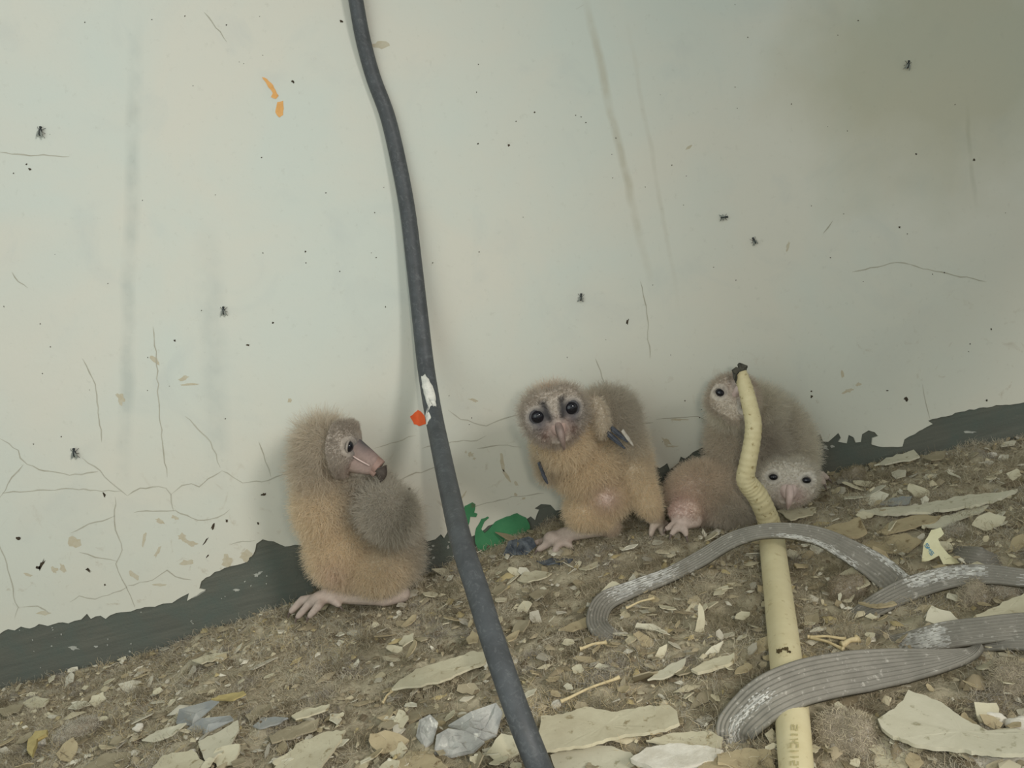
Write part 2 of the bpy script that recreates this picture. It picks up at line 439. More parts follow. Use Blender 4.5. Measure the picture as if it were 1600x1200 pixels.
# cracks in the paint skin: hair-thin irregular strips
def strips(name, lines, m, wpx=1.3, y=PAINT_T + 0.00015, amp=1.6):
    V, Fc = [], []
    for ln in lines:
        pts = jag(ln, 9, amp)
        ws = [wpx * random.uniform(0.45, 1.1) for _ in pts]
        ws[0] = ws[-1] = 0.3
        for i in range(len(pts)):
            a, b = pts[max(i - 1, 0)], pts[min(i + 1, len(pts) - 1)]
            dx, dy = b[0] - a[0], b[1] - a[1]; L = math.hypot(dx, dy) + 1e-9
            nx, ny = -dy / L * ws[i] / 2, dx / L * ws[i] / 2
            for s in (1, -1):
                p = P(pts[i][0] + nx * s, pts[i][1] + ny * s); V.append((p.x, -y, p.z))
            if i: k = len(V) - 4; Fc.append((k, k + 1, k + 3, k + 2))
    return link(name, mesh_np(name, V, Fc), wall, mats=[m])
CR = [[(0, 684), (15, 692), (30, 703), (33, 715), (44, 725), (70, 735), (110, 742), (155, 736)], [(0, 778), (10, 765), (20, 745), (38, 725)], [(5, 770), (60, 765), (115, 763), (160, 767), (190, 767)],
      [(130, 715), (158, 735), (180, 758), (200, 774)], [(200, 774), (220, 762), (240, 760), (260, 762), (268, 772), (272, 798)], [(268, 772), (285, 758), (300, 755), (312, 760), (335, 743), (348, 735)], [(348, 735), (365, 745), (380, 754), (420, 750), (445, 740), (462, 735)],
      [(181, 776), (180, 815), (186, 838), (192, 858), (182, 880), (192, 905), (205, 930), (212, 948)], [(181, 805), (150, 815), (112, 832)], [(184, 876), (150, 870), (125, 862)], [(200, 914), (240, 905), (262, 890), (275, 900), (300, 905)],
      [(110, 940), (125, 930), (150, 935), (190, 922), (200, 916)], [(0, 850), (12, 880), (20, 910), (25, 940), (30, 948), (24, 965)], [(30, 948), (60, 946), (80, 958)], [(240, 510), (245, 560), (250, 640), (257, 710), (262, 745)],
      [(210, 800), (240, 798), (275, 797), (310, 812), (340, 808), (360, 795)], [(345, 730), (330, 690), (310, 670), (290, 650)], [(405, 690), (415, 720), (424, 745)], [(360, 850), (380, 845), (400, 843)],
      [(585, 700), (620, 690), (650, 680)], [(660, 700), (705, 690), (745, 688), (760, 680)], [(745, 700), (780, 695), (815, 698)], [(700, 640), (720, 655), (760, 665), (800, 650), (825, 640)], [(715, 800), (760, 785), (800, 775), (850, 770)],
      [(1000, 440), (1010, 490), (1015, 560)], [(1330, 425), (1400, 410), (1470, 425), (1540, 440)], [(1100, 700), (1110, 660), (1090, 650), (1060, 652), (1025, 655)], [(990, 665), (1020, 660)], [(930, 560), (945, 600), (960, 610)], [(20, 425), (30, 440), (45, 450)],
      [(130, 560), (150, 600), (160, 690)], [(0, 238), (60, 243), (110, 245)], [(320, 20), (345, 50), (355, 66)], [(900, 15), (912, 8)], [(1440, 600), (1448, 640), (1452, 655)], [(1300, 345), (1285, 365)], [(600, 760), (640, 742), (690, 728)]]
strips('hairline_crack', CR, M_crack, 2.0)['kind'] = 'stuff'
def blob_px(cx, cy, rx, ry, rot, n=13, j=0.42):
    out = []
    for k in range(n):
        a = 2 * PI * k / n; r = 1 + random.uniform(-j, j)
        x, y = math.cos(a) * rx * r, math.sin(a) * ry * r
        out.append((cx + x * math.cos(rot) - y * math.sin(rot), cy + x * math.sin(rot) + y * math.cos(rot)))
    return out
def blobs(name, items, m, y=PAINT_T + 0.0002):
    V, Fc = [], []
    for it in items:
        b = blob_px(*it); k = len(V)
        for x, yy in b:
            p = P(x, yy); V.append((p.x, -y, p.z))
        Fc.append(tuple(range(k, k + len(b))))
    o = link(name, mesh_np(name, V, Fc), wall, mats=[m]); o['kind'] = 'stuff'
    return o
sp = [(66, 882, 2.5, 9, 0.5), (62, 886, 3.5, 3, 0), (139, 890, 2.2, 4.5, -0.9), (164, 772, 2.2, 4, -0.5), (412, 772, 4, 2, -0.3), (1267, 619, 1.8, 2.4, 0), (1267, 611, 1.4, 1.4, 0), (1414, 623, 2.5, 4.5, -0.5), (980, 503, 2, 4.5, 0.2), (274, 532, 1.8, 1.8, 0), (534, 34, 2.4, 2, 0.3), (458, 128, 1.5, 2.6, -0.6), (48, 265, 2.2, 1.6, 0.5), (43, 257, 1.5, 1.3, 0), (795, 227, 2, 2, 0), (747, 225, 1.3, 1.3, 0), (835, 176, 1.4, 1.4, 0), (1404, 355, 1.6, 1.6, 0), (388, 539, 3, 1.2, 0), (427, 504, 1.4, 1.4, 0), (30, 840, 4, 2.5, 0), (1547, 514, 1.4, 1.4, 0), (1520, 250, 1.8, 1.8, 0), (1430, 241, 1.4, 1.4, 0), (640, 763, 2.2, 2.2, 0), (334, 822, 2, 5, 0.5), (322, 845, 1, 8, 0.6), (325, 868, 1, 3, 0.6), (165, 913, 1.6, 1.6, 0), (404, 817, 2, 2, 0), (355, 813, 2, 2, 0), (1540, 625, 1.6, 1.6, 0), (478, 393, 1.6, 1.6, 0), (1385, 610, 2.2, 1.2, 0)]
for _ in range(90):
    sp.append((random.uniform(0, 1600), random.uniform(0, 700), random.uniform(0.5, 1.1), random.uniform(0.5, 1.1), 0))
blobs('fly_speck', sp, M_speck)
sm = [(118, 846, 9, 8, 0), (250, 813, 8, 3, 0.5), (226, 842, 3, 10, 0.2), (247, 862, 2.5, 9, 0.5), (285, 838, 7, 5, 0.5), (300, 848, 9, 4, 0.3), (293, 878, 10, 4, -0.1), (355, 875, 9, 8, 0), (385, 868, 9, 8, 0), (45, 897, 7, 2, 0.2), (86, 890, 5, 5, 0), (100, 888, 4, 8, -0.6), (210, 898, 9, 4, 0.7), (275, 808, 6, 3, 0.3), (250, 913, 9, 2, 0), (70, 957, 10, 3, 0), (785, 722, 3.5, 12, -0.15), (791, 742, 2.2, 10, -0.6), (806, 755, 5, 2, 0.8), (735, 710, 5, 4, 0), (728, 706, 2, 2, 0), (741, 716, 2.2, 2, 0), (805, 772, 2.5, 2.5, 0), (818, 778, 3, 2, 0), (725, 772, 1.4, 6, 0.6), (243, 562, 5, 8, -0.6), (288, 590, 8, 3, -0.4), (300, 600, 16, 1.4, -0.05), (190, 622, 6, 10, -0.4), (453, 625, 3, 4, 0), (590, 740, 9, 3, 0.3), (740, 625, 7, 2, 0.3), (1040, 690, 8, 4, 0.7), (1050, 697, 10, 1.6, 0), (1060, 655, 12, 1.6, 0), (1325, 610, 10, 3, -0.3), (1340, 600, 4, 3, 0), (1315, 585, 2, 7, -0.2), (1230, 385, 2, 7, 0.3), (1076, 231, 5, 2, -0.6), (595, 72, 12, 6, 0)]
blobs('brown_smudge', sm, M_smudge, PAINT_T + 0.00012)
fl = [(406, 895, 4, 2, -0.4), (400, 898, 3, 3, 0), (305, 930, 14, 2, -0.4), (115, 1012, 8, 3, 0.2), (150, 1010, 3, 1.5, 0), (205, 1006, 1.5, 1.5, 0), (203, 1018, 2, 1.6, 0), (370, 922, 5, 2, 0), (1515, 675, 8, 2, 0), (1290, 700, 5, 3, 0.5), (1300, 697, 3, 3, 0), (672, 858, 3, 2, 0), (665, 870, 3, 3, 0), (700, 855, 2, 3, 0), (880, 812, 4, 3, 0), (890, 805, 3, 3, 0), (845, 833, 2, 2, 0), (808, 838, 4, 4, 0), (788, 830, 1.2, 4, 0.3), (100, 1055, 4, 2, 0.5)]
for _ in range(26):
    x = random.uniform(0, 460); fl.append((x, 985 - x * 0.22 + random.uniform(5, 90), random.uniform(0.6, 1.6), random.uniform(0.6, 1.3), random.uniform(0, 3)))
for _ in range(20):
    x = random.uniform(640, 900); fl.append((x, 860 - (x - 640) * 0.2 + random.uniform(-6, 25), random.uniform(0.8, 2.4), random.uniform(0.8, 2.0), random.uniform(0, 3)))
blobs('pale_fleck', fl, M_dust, 0.0004)

# unseen fin added to shade the wall's upper right; overhang above the recess
def box(name, lo_, hi_, m):
    V = [(x, y, z) for x in (lo_[0], hi_[0]) for y in (lo_[1], hi_[1]) for z in (lo_[2], hi_[2])]
    Fc = [(0, 1, 3, 2), (4, 6, 7, 5), (0, 4, 5, 1), (2, 3, 7, 6), (0, 2, 6, 4), (1, 5, 7, 3)]
    return struct(link(name, mesh_np(name, V, Fc), mats=[m]))
M_conc = mottled('rough_concrete', lin(150, 148, 136), lin(128, 126, 114), 30, 0.95, 0.4, 0.004)
o = box('shade_fin_1', (0.72, -0.95, 0.40), (0.86, -0.30, 1.25), M_conc); o['label'] = 'added concrete fin out of view, shading the upper right wall'
o = box('ceiling', (-1.4, -0.55, 1.22), (1.4, 0.0, 1.30), M_conc); o['label'] = 'concrete overhang above the recess'

# litter floor
NX, NY = 520, 330
xs = np.linspace(-1.1, 1.1, NX); ys = np.linspace(-0.95, 0.02, NY)
GX, GY = np.meshgrid(xs, ys)
GZ = floor_z(GX, GY)
me = bpy.data.meshes.new('floor')
idx = np.arange(NX * NY).reshape(NY, NX)
quads = np.stack([idx[:-1, :-1], idx[:-1, 1:], idx[1:, 1:], idx[1:, :-1]], -1).reshape(-1, 4)
me.vertices.add(NX * NY); me.vertices.foreach_set('co', np.stack([GX, GY, GZ], -1).ravel())
me.loops.add(quads.size); me.loops.foreach_set('vertex_index', quads.ravel().astype(np.int32))
me.polygons.add(len(quads)); me.polygons.foreach_set('loop_start', np.arange(0, quads.size, 4, dtype=np.int32))
me.polygons.foreach_set('use_smooth', np.ones(len(quads), bool))
me.update(); me.validate()
floor = struct(link('floor', me, mats=[M_dirt]))
floor['label'] = 'ledge covered in brown nest dirt'

# ------------------------------------------------------------------ hair-like curves
def strands(name, roots, dirs, lengths, tint, radius, m, parent=None, npt=4, curl=0.35, tip=0.25):
    n = len(roots)
    t = np.linspace(0, 1, npt)
    pos = np.zeros((n, npt, 3))
    d = dirs.copy()
    pos[:, 0] = roots
    seg = (lengths / (npt - 1))[:, None]
    for k in range(1, npt):
        d = d + rng.normal(0, curl, (n, 3))
        d /= np.linalg.norm(d, axis=1, keepdims=True) + 1e-9
        pos[:, k] = pos[:, k - 1] + d * seg
    hc = bpy.data.hair_curves.new(name)
    hc.add_curves([npt] * n)
    hc.attributes['position'].data.foreach_set('vector', pos.astype(np.float32).ravel())
    ra = hc.attributes.get('radius') or hc.attributes.new('radius', 'FLOAT', 'POINT')
    ra.data.foreach_set('value', np.tile(radius * (1 - (1 - tip) * t), n).astype(np.float32))
    ta = hc.attributes.new('tint', 'FLOAT_COLOR', 'CURVE')
    ta.data.foreach_set('color', np.concatenate([tint, np.ones((n, 1))], 1).astype(np.float32).ravel())
    return link(name, hc, parent, mats=[m])

# ------------------------------------------------------------------ owlets
def L3(r, g, b): return np.array(lin(r, g, b)[:3])
BUFF, PINK, GREY, TAUPE, CREAM, LEG = L3(233, 217, 190), L3(212, 186, 176), L3(194, 187, 174), L3(212, 201, 184), L3(232, 226, 211), L3(178, 162, 151)
FACE, FGREY, FPINK = L3(186, 176, 164), L3(70, 72, 78), L3(168, 142, 134)
camM = np.array([RT, UP, -fw])            # rows: right, up, towards the viewer
class Bird:
    def __init__(s): s.el = []; s.blob = []; s.bare = []
    def e(s, px, py, rx, ry, rd, d, col, fluff, rot=0.0):
        c = P(px, py, d); k = scale_at(c)
        ca, sa = math.cos(rot), math.sin(rot)
        ax = np.array([camM[0] * ca + camM[1] * sa, -camM[0] * sa + camM[1] * ca, camM[2]])
        s.el.append(('e', np.array(c), ax, np.array([rx, ry, rd]) * k, col, fluff)); return s
    def c(s, a, b, ra, rb, da, db, col, fluff):
        A, B = P(a[0], a[1], da), P(b[0], b[1], db)
        s.el.append(('c', np.array(A), np.array(B), ra * scale_at(A), rb * scale_at(B), col, fluff)); return s
    def cw(s, A, B, ra, rb, col, fluff):
        s.el.append(('c', np.array(A), np.array(B), ra, rb, col, fluff)); return s
    def paint(s, px, py, r, d, col, amt=1.0, fl=None):
        c = P(px, py, d); s.blob.append((np.array(c), r * scale_at(c), col, amt, fl)); return s
    def attrs(s, pts):
        W = np.zeros(len(pts)); WC = np.zeros(len(pts)); C = np.zeros((len(pts), 3)); Fl = np.zeros(len(pts))
        for el in s.el:
            if el[0] == 'e':
                q = (pts - el[1]) @ el[2].T / el[3]
                dist = (np.linalg.norm(q, axis=1) - 1) * el[3].min()
            else:
                ab = el[2] - el[1]; t = np.clip(((pts - el[1]) @ ab) / (ab @ ab + 1e-12), 0, 1)
                dist = np.linalg.norm(pts - el[1] - t[:, None] * ab, axis=1) - (el[3] + (el[4] - el[3]) * t)
            wgt = np.exp(-np.clip(dist, -0.003, 0.2) / 0.0028)
            wc = np.exp(-np.clip(dist, -0.003, 0.3) / (0.0055 if el[-1] > 0.1 else 0.0022)) * (1 if el[-1] > 0.1 else 1.6)
            W += wgt; WC += wc; C += wc[:, None] * el[-2]; Fl += wgt * el[-1]
        C /= WC[:, None] + 1e-12; Fl /= W + 1e-12
        for c, r, col, amt, fl in s.blob:
            g = np.exp(-(np.linalg.norm(pts - c, axis=1) / r) ** 2) * amt
            C = C * (1 - g[:, None]) + col * g[:, None]
            if fl is not None: Fl = Fl * (1 - g) + fl * g
        for fn in s.bare: Fl = Fl * fn(pts)
        return C, Fl
    def body(s, voxel=0.0017):
        bm = bmesh.new()
        def ball(M4, seg=14): bmesh.ops.create_uvsphere(bm, u_segments=seg, v_segments=seg * 2 // 3, radius=1.0, matrix=M4)
        for el in s.el:
            if el[0] == 'e':
                M4 = Matrix(np.column_stack([el[2][i] * el[3][i] for i in range(3)]).tolist()).to_4x4(); M4.translation = Vector(el[1]); ball(M4, 24)
            else:
                L = np.linalg.norm(el[2] - el[1]); n = max(2, int(L / (min(el[3], el[4]) * 0.35)) + 1)
                for i in range(n + 1):
                    t = i / n; r = el[3] + (el[4] - el[3]) * t
                    ball(Matrix.Translation(Vector(el[1] + (el[2] - el[1]) * t)) @ Matrix.Scale(float(r), 4), 12)
        me = bpy.data.meshes.new('tmp'); bm.to_mesh(me); bm.free()
        o = bpy.data.objects.new('tmp', me); COL.objects.link(o)
        m = o.modifiers.new('r', 'REMESH'); m.mode = 'VOXEL'; m.voxel_size = voxel; m.use_smooth_shade = True
        m = o.modifiers.new('s', 'SMOOTH'); m.factor = 0.5; m.iterations = 6
        dg = bpy.context.evaluated_depsgraph_get()
        out = bpy.data.meshes.new_from_object(o.evaluated_get(dg))
        bpy.data.objects.remove(o); bpy.data.meshes.remove(me)
        return out
def sample(me, n):
    me.calc_loop_triangles()
    nv = len(me.vertices)
    V = np.zeros(nv * 3); me.vertices.foreach_get('co', V); V = V.reshape(-1, 3)
    NN = np.zeros(nv * 3); me.vertices.foreach_get('normal', NN); NN = NN.reshape(-1, 3)
    T = np.zeros(len(me.loop_triangles) * 3, np.int32); me.loop_triangles.foreach_get('vertices', T); T = T.reshape(-1, 3)
    a, b, c = V[T[:, 0]], V[T[:, 1]], V[T[:, 2]]
    A = np.linalg.norm(np.cross(b - a, c - a), axis=1)
    k = rng.choice(len(T), n, p=A / A.sum())
    u, v = rng.random(n), rng.random(n); f = u + v > 1; u[f], v[f] = 1 - u[f], 1 - v[f]
    wt = np.stack([1 - u - v, u, v], 1)
    p = (V[T[k]] * wt[:, :, None]).sum(1); nn = (NN[T[k]] * wt[:, :, None]).sum(1)
    nn /= np.linalg.norm(nn, axis=1, keepdims=True) + 1e-9
    return p, nn
def set_tint(me, col):
    a = me.attributes.new('tint', 'FLOAT_COLOR', 'POINT')
    a.data.foreach_set('color', np.concatenate([col, np.ones((len(col), 1))], 1).astype(np.float32).ravel())
def verts_of(me):
    V = np.zeros(len(me.vertices) * 3); me.vertices.foreach_get('co', V); return V.reshape(-1, 3)
def camvec(r, u, t): return Vector(np.array([r, u, t]) @ camM).normalized()
def add_head(B, px, py, d, f, u, W, H, lo=0.80):
    """registers the head frame; returns frame (centre, side, up, front)"""
    c = P(px, py, d)
    f = camvec(*f); u = camvec(*u); u = (u - f * u.dot(f)).normalized(); s = u.cross(f)   # s: image right for a face turned to the viewer
    fr = (c, s, u, f, W, H)
    A = np.array([s, u, f]); cc = np.array(c)
    def bare(pts):
        q = (pts - cc) @ A.T
        rr = np.hypot(q[:, 0] / (W * 0.98), q[:, 1] / (H * 0.98))
        m = np.clip((rr - lo) / 0.15, 0, 1)
        return np.where((q[:, 2] > 0) & (np.linalg.norm(q, axis=1) < 3 * W), m, 1.0)
    B.bare.append(bare)
    return fr
def hl(fr, x, y, z): return fr[0] + fr[1] * x + fr[2] * y + fr[3] * z
def face_parts(root, fr, eye_r, eye_x, eye_y, R, snout, beak_pts, beak_r, mats, tint_fn, eye_front=1.0, squint=0.0, beak_split=None, zf=0.95, wrap=1.35, fuzz=1.0, crest=0.0):
    c, s, u, f, W, H = fr
    nphi, nr = 56, 22
    V, Q, cols = [], [], []
    def surf(x, y):
        z = R * zf * math.sqrt(max(0.05, 1 - (x / (W * wrap)) ** 2 - (y / (H * (1.35 if wrap > 1.2 else 1.10))) ** 2))
        z += snout * math.exp(-(x / (W * 0.22)) ** 2) * math.exp(-((y + H * 0.30) / (H * 0.42)) ** 2)
        for sx in (-1, 1):
            dd = math.hypot(x - sx * eye_x, y - eye_y)
            z += -0.0022 * math.exp(-(dd / (eye_r * 1.25)) ** 2) + 0.0009 * math.exp(-((dd - eye_r * 1.45) / (eye_r * 0.3)) ** 2)
        return z
    for i in range(nr + 1):
        rho = i / nr
        for k in range(nphi):
            a = 2 * PI * k / nphi
            top = math.cos(a)
            m = 1 - 0.13 * math.exp(-((a if a < PI else 2 * PI - a) / 0.38) ** 2) + 0.05 * math.exp(-(((a if a < PI else 2 * PI - a) - 0.8) / 0.4) ** 2)
            x = math.sin(a) * W * m * rho * (1.0 if top > 0 else 1 - 0.14 * top * top)
            y = top * H * m * rho
            z = surf(x, y) + 0.0012 - (0.004 if i == nr else 0) + (0.0012 * math.exp(-((rho - 0.9) / 0.05) ** 2))
            z += 0.0006 * (random.random() - 0.5)
            V.append(hl(fr, x, y, z)); cols.append(tint_fn(x / W, y / H))
    for i in range(nr):
        for k in range(nphi):
            Q.append((i * nphi + k, i * nphi + (k + 1) % nphi, (i + 1) * nphi + (k + 1) % nphi, (i + 1) * nphi + k))
    me = mesh_np('facial_disc', V, Q, True); set_tint(me, np.array(cols))
    disc = link('facial_disc', me, root, mats=[M_face])
    p_, n_ = sample(me, 5200 if not crest else 11000)
    A_ = np.array([s, u, f]); q_ = (p_ - np.array(c)) @ A_.T
    n_ = np.where((n_ @ np.array(f))[:, None] < 0, -n_, n_)
    de = np.minimum(np.hypot(q_[:, 0] - eye_x, q_[:, 1] - eye_y), np.hypot(q_[:, 0] + eye_x, q_[:, 1] - eye_y))
    mid = np.exp(-(q_[:, 0] / (W * 0.40)) ** 2 - ((q_[:, 1] + H * 0.45) / (H * 0.55)) ** 2)
    rr_ = np.hypot(q_[:, 0] / W, q_[:, 1] / H)
    kp = (de > eye_r * 1.8) & (mid < 0.5)
    rad_ = q_[:, :1] * np.array(s)[None] + q_[:, 1:2] * np.array(u)[None]
    rad_ /= np.linalg.norm(rad_, axis=1, keepdims=True) + 1e-9
    dr = n_ * 0.5 + rad_ * 0.7 + rng.normal(0, 0.3, p_.shape); dr /= np.linalg.norm(dr, axis=1, keepdims=True)
    tn = np.array([tint_fn(a_ / W, b_ / H) for a_, b_ in q_[:, :2]]) * 1.08
    strands('face_down', p_[kp], dr[kp], fuzz * (0.0016 + 0.0045 * np.clip(rr_ - 0.55, 0, 0.5) / 0.4 + crest * 0.0045 * np.clip((q_[:, 1] / H - 0.30) / 0.5, 0, 1))[kp] * (0.5 + 0.8 * rng.random(kp.sum())), tn[kp] * (0.8 + 0.4 * rng.random((kp.sum(), 1))), 0.00012, M_down, disc, 3, 0.25, 0.3)
    for sx in (-1, 1):
        z = surf(sx * eye_x, eye_y)
        bm = bmesh.new(); bmesh.ops.create_uvsphere(bm, u_segments=20, v_segments=14, radius=1.0)
        A = Matrix((s, u, f)).transposed()
        for v in bm.verts:
            q_ = v.co; v.co = hl(fr, sx * eye_x, eye_y, z + 0.0016 * eye_front) + A @ Vector((q_.x * eye_r, q_.y * eye_r * (1 - squint), q_.z * eye_r * 0.75))
            v.co = v.co + Vector((0, 0, 0))
        me = bpy.data.meshes.new('eye'); bm.to_mesh(me); bm.free()
        me.polygons.foreach_set('use_smooth', [True] * len(me.polygons))
        eye = link('eye', me, root, mats=[M_eye])
        # lid: a ring of skin round the eyeball
        vv, ff = [], []
        for k in range(24):
            a = 2 * PI * k / 24
            for j in range(8):
                b = 2 * PI * j / 8
                r = eye_r * 1.12 + math.cos(b) * eye_r * 0.20
                vv.append(hl(fr, sx * eye_x + math.cos(a) * r, eye_y + math.sin(a) * r * (1 - squint), z + 0.0012 + math.sin(b) * eye_r * 0.22))
        for k in range(24):
            for j in range(8):
                ff.append((k * 8 + j, ((k + 1) % 24) * 8 + j, ((k + 1) % 24) * 8 + (j + 1) % 8, k * 8 + (j + 1) % 8))
        me = mesh_np('eyelid', vv, ff, True); set_tint(me, np.tile(tint_fn(sx * eye_x / W, eye_y / H) * 0.9, (len(vv), 1)))
        link('eyelid', me, disc, mats=[M_face])
    pts = [hl(fr, *p) for p in beak_pts]
    n = len(pts)
    k = beak_split if beak_split else n - 1
    v_, f_ = tube(pts[:k + 1], beak_r[:k + 1], 14, 0.8, True, 6, side=fr[1] if False else fr[2])
    bk = link('beak', mesh_np('beak', v_, f_, True), root, mats=[mats[0]])
    if beak_split:
        v_, f_ = tube(pts[k:], beak_r[k:], 14, 0.8, True, 6, side=fr[2])
        o = link('beak_tip', mesh_np('beak_tip', v_, f_, True), bk, mats=[mats[1]]); o['label'] = 'black hooked beak tip'
    # lower mandible
    lp = [p - fr[2] * 0.0042 - fr[3] * 0.0012 for p in (pts[:-1] if len(pts) < 5 else pts[:-2])]
    v_, f_ = tube(lp, [r * 0.72 for r in beak_r[:len(lp)]], 12, 0.8, True, 6, side=fr[2])
    link('lower_beak', mesh_np('lower_beak', v_, f_, True), root, mats=[mats[0]])
    return disc
def toes(B, base, tips, d, r0_, r1_, col, root_claws):
    for (mx, my, tx, ty, dd) in tips:
        B.c(base, (mx, my), r0_, r0_ * 0.85, d, dd, col, 0.0)
        B.c((mx, my), (tx, ty), r0_ * 0.85, r1_, dd, dd + 0.002, col, 0.0)
        a = P(mx, my, dd); t = P(tx, ty, dd + 0.002)
        root_claws.append((t, (t - a).normalized(), r1_ * scale_at(t)))
def finish(B, name, base, label, n_down, claws, blen=0.012, rad=0.00013):
    root = empty(name, base, label, 'owlet')
    me = B.body()
    C, Fl = B.attrs(verts_of(me))
    set_tint(me, C * (0.92 + 0.16 * rng.random((len(C), 1))) * (1 - 0.45 * np.clip(Fl - 0.15, 0, 0.8))[:, None])
    me.name = 'body'
    link('body', me, root, mats=[M_skin])
    p, nn = sample(me, n_down)
    C, Fl = B.attrs(p)
    keep = Fl * (0.6 + 0.8 * rng.random(len(Fl))) > 0.18
    p, nn, C, Fl = p[keep], nn[keep], C[keep], Fl[keep]
    dirs = nn * 0.75 + np.array([0, 0, -0.42]) + rng.normal(0, 0.42, p.shape)
    dirs /= np.linalg.norm(dirs, axis=1, keepdims=True)
    ln = blen * np.clip(Fl, 0.15, 1.6) * (0.55 + 0.7 * rng.random(len(p)))
    o = strands('downy_coat', p - nn * 0.0006, dirs, ln, C * (0.85 + 0.3 * rng.random((len(p), 1))), rad, M_down, root, 4, 0.30, 0.3)
    o['label'] = 'soft pale down'
    for t, dv, r in claws:
        v_, f_ = tube([t - dv * r * 0.3, t + dv * r * 0.9 - Vector((0, 0, r * 0.1)), t + dv * r * 1.6 - Vector((0, 0, r * 0.9))], [r * 0.55, r * 0.4, r * 0.08], 8, 1.0, True, 3)
        link('claw', mesh_np('claw', v_, f_, True), root, mats=[M_claw])
    return root
def pin_feather(root, a, b, da, db, wpx, m):
    A, Bv = P(a[0], a[1], da), P(b[0], b[1], db)
    k = scale_at(A)
    v_, f_ = tube([A, (A + Bv) / 2, Bv], [wpx * 0.5 * k, wpx * 0.55 * k, wpx * 0.2 * k], 8, 0.45, True, 4)
    return link('pin_feather', mesh_np('pin_feather', v_, f_, True), root, mats=[m])

# --- owlet sitting upright at the left, looking back over its shoulder
B = Bird(); cl = []
B.e(545, 850, 60, 68, 50, 0.050, BUFF, 1.0).e(512, 785, 44, 62, 46, 0.052, BUFF, 1.1).e(500, 730, 36, 42, 38, 0.055, TAUPE, 1.3)
B.e(570, 785, 58, 42, 44, 0.048, GREY, 1.2, -0.5).e(606, 830, 42, 55, 46, 0.048, GREY, 1.2).e(607, 800, 44, 36, 18, 0.088, GREY, 1.2, -0.5)
B.e(590, 885, 46, 40, 34, 0.066, BUFF * 0.96, 0.85).e(630, 872, 20, 30, 26, 0.05, GREY, 1.2).e(505, 690, 34, 32, 34, 0.060, TAUPE, 1.5).e(518, 698, 33, 34, 34, 0.066, TAUPE, 1.0)
B.e(560, 740, 34, 20, 26, 0.055, GREY, 1.2, -0.3)
B.c((628, 928), (600, 935), 14, 13, 0.056, 0.062, LEG, 0.05).c((606, 934), (512, 930), 13, 13, 0.062, 0.064, LEG, 0.0)
B.e(500, 935, 20, 12, 16, 0.064, LEG, 0.0, 0.4)
toes(B, (505, 933), [(472, 938, 455, 955, 0.055), (482, 945, 466, 963, 0.066), (497, 948, 484, 962, 0.078)], 0.064, 8.5, 5.5, LEG * 0.96, cl)
toes(B, (512, 934), [(524, 940, 530, 946, 0.072)], 0.064, 8, 5, LEG, cl)
B.paint(548, 775, 14, 0.08, PINK, 0.7, 0.3).paint(540, 880, 9, 0.09, TAUPE, 0.4).paint(520, 900, 24, 0.08, PINK, 0.4)
fr1 = add_head(B, 520, 697, 0.068, (0.98, -0.13, 0.13), (0.15, 0.98, 0.0), 0.0250, 0.0250, 0.92)
B.blob.append((np.array(hl(fr1, 0, 0.010, 0.028)), 0.0125, L3(70, 72, 76), 0.95, 0.0))
B.cw(hl(fr1, 0, 0.003, 0.013), hl(fr1, 0, -0.008, 0.036), 0.0112, 0.0078, FPINK * 0.72, 0.0)
B.cw(hl(fr1, 0, -0.009, 0.012), hl(fr1, 0, -0.0140, 0.0335), 0.0112, 0.0062, FPINK * 0.76, 0.0)
def t1(x, y):
    g = math.exp(-((abs(x) - 0.30) / 0.22) ** 2 - ((y - 0.0) / 0.4) ** 2)
    p = math.exp(-(x / 0.4) ** 2 - ((y + 0.5) / 0.35) ** 2)
    c = FACE * 0.92 * (1 - g * 0.85) + FGREY * g * 0.85
    return c * (1 - p) + FPINK * p
root1 = finish(B, 'owlet', F(560, 945), 'buff owlet sitting upright at left, looking back over its shoulder', 80000, cl)
face_parts(root1, fr1, 0.0047, 0.0135, 0.003, 0.020, 0.004, [(0, -0.008, 0.033), (0, -0.0095, 0.038), (0, -0.0125, 0.0430), (0, -0.0180, 0.0458), (0, -0.0245, 0.0450)], [0.0072, 0.0076, 0.0072, 0.0048, 0.0008], (mottled('pink_beak', lin(158, 130, 120), lin(132, 108, 98), 120, 0.5, 0.1), M_beakk), t1, beak_split=2, wrap=1.03, fuzz=0.45, zf=1.15, crest=0.6)

side = 1 if fr1[1].dot(CAMP - fr1[0]) > 0 else -1
v_, f_ = tube([hl(fr1, side * .0098, -.0035, .019), hl(fr1, side * .0090, -.0072, .027), hl(fr1, side * .0072, -.0110, .0365)], [.0005, .0007, .0006], 8, 1, True, 4)
o = link('gape_edge', mesh_np('gape_edge', v_, f_, True), root1, mats=[M_beakp])
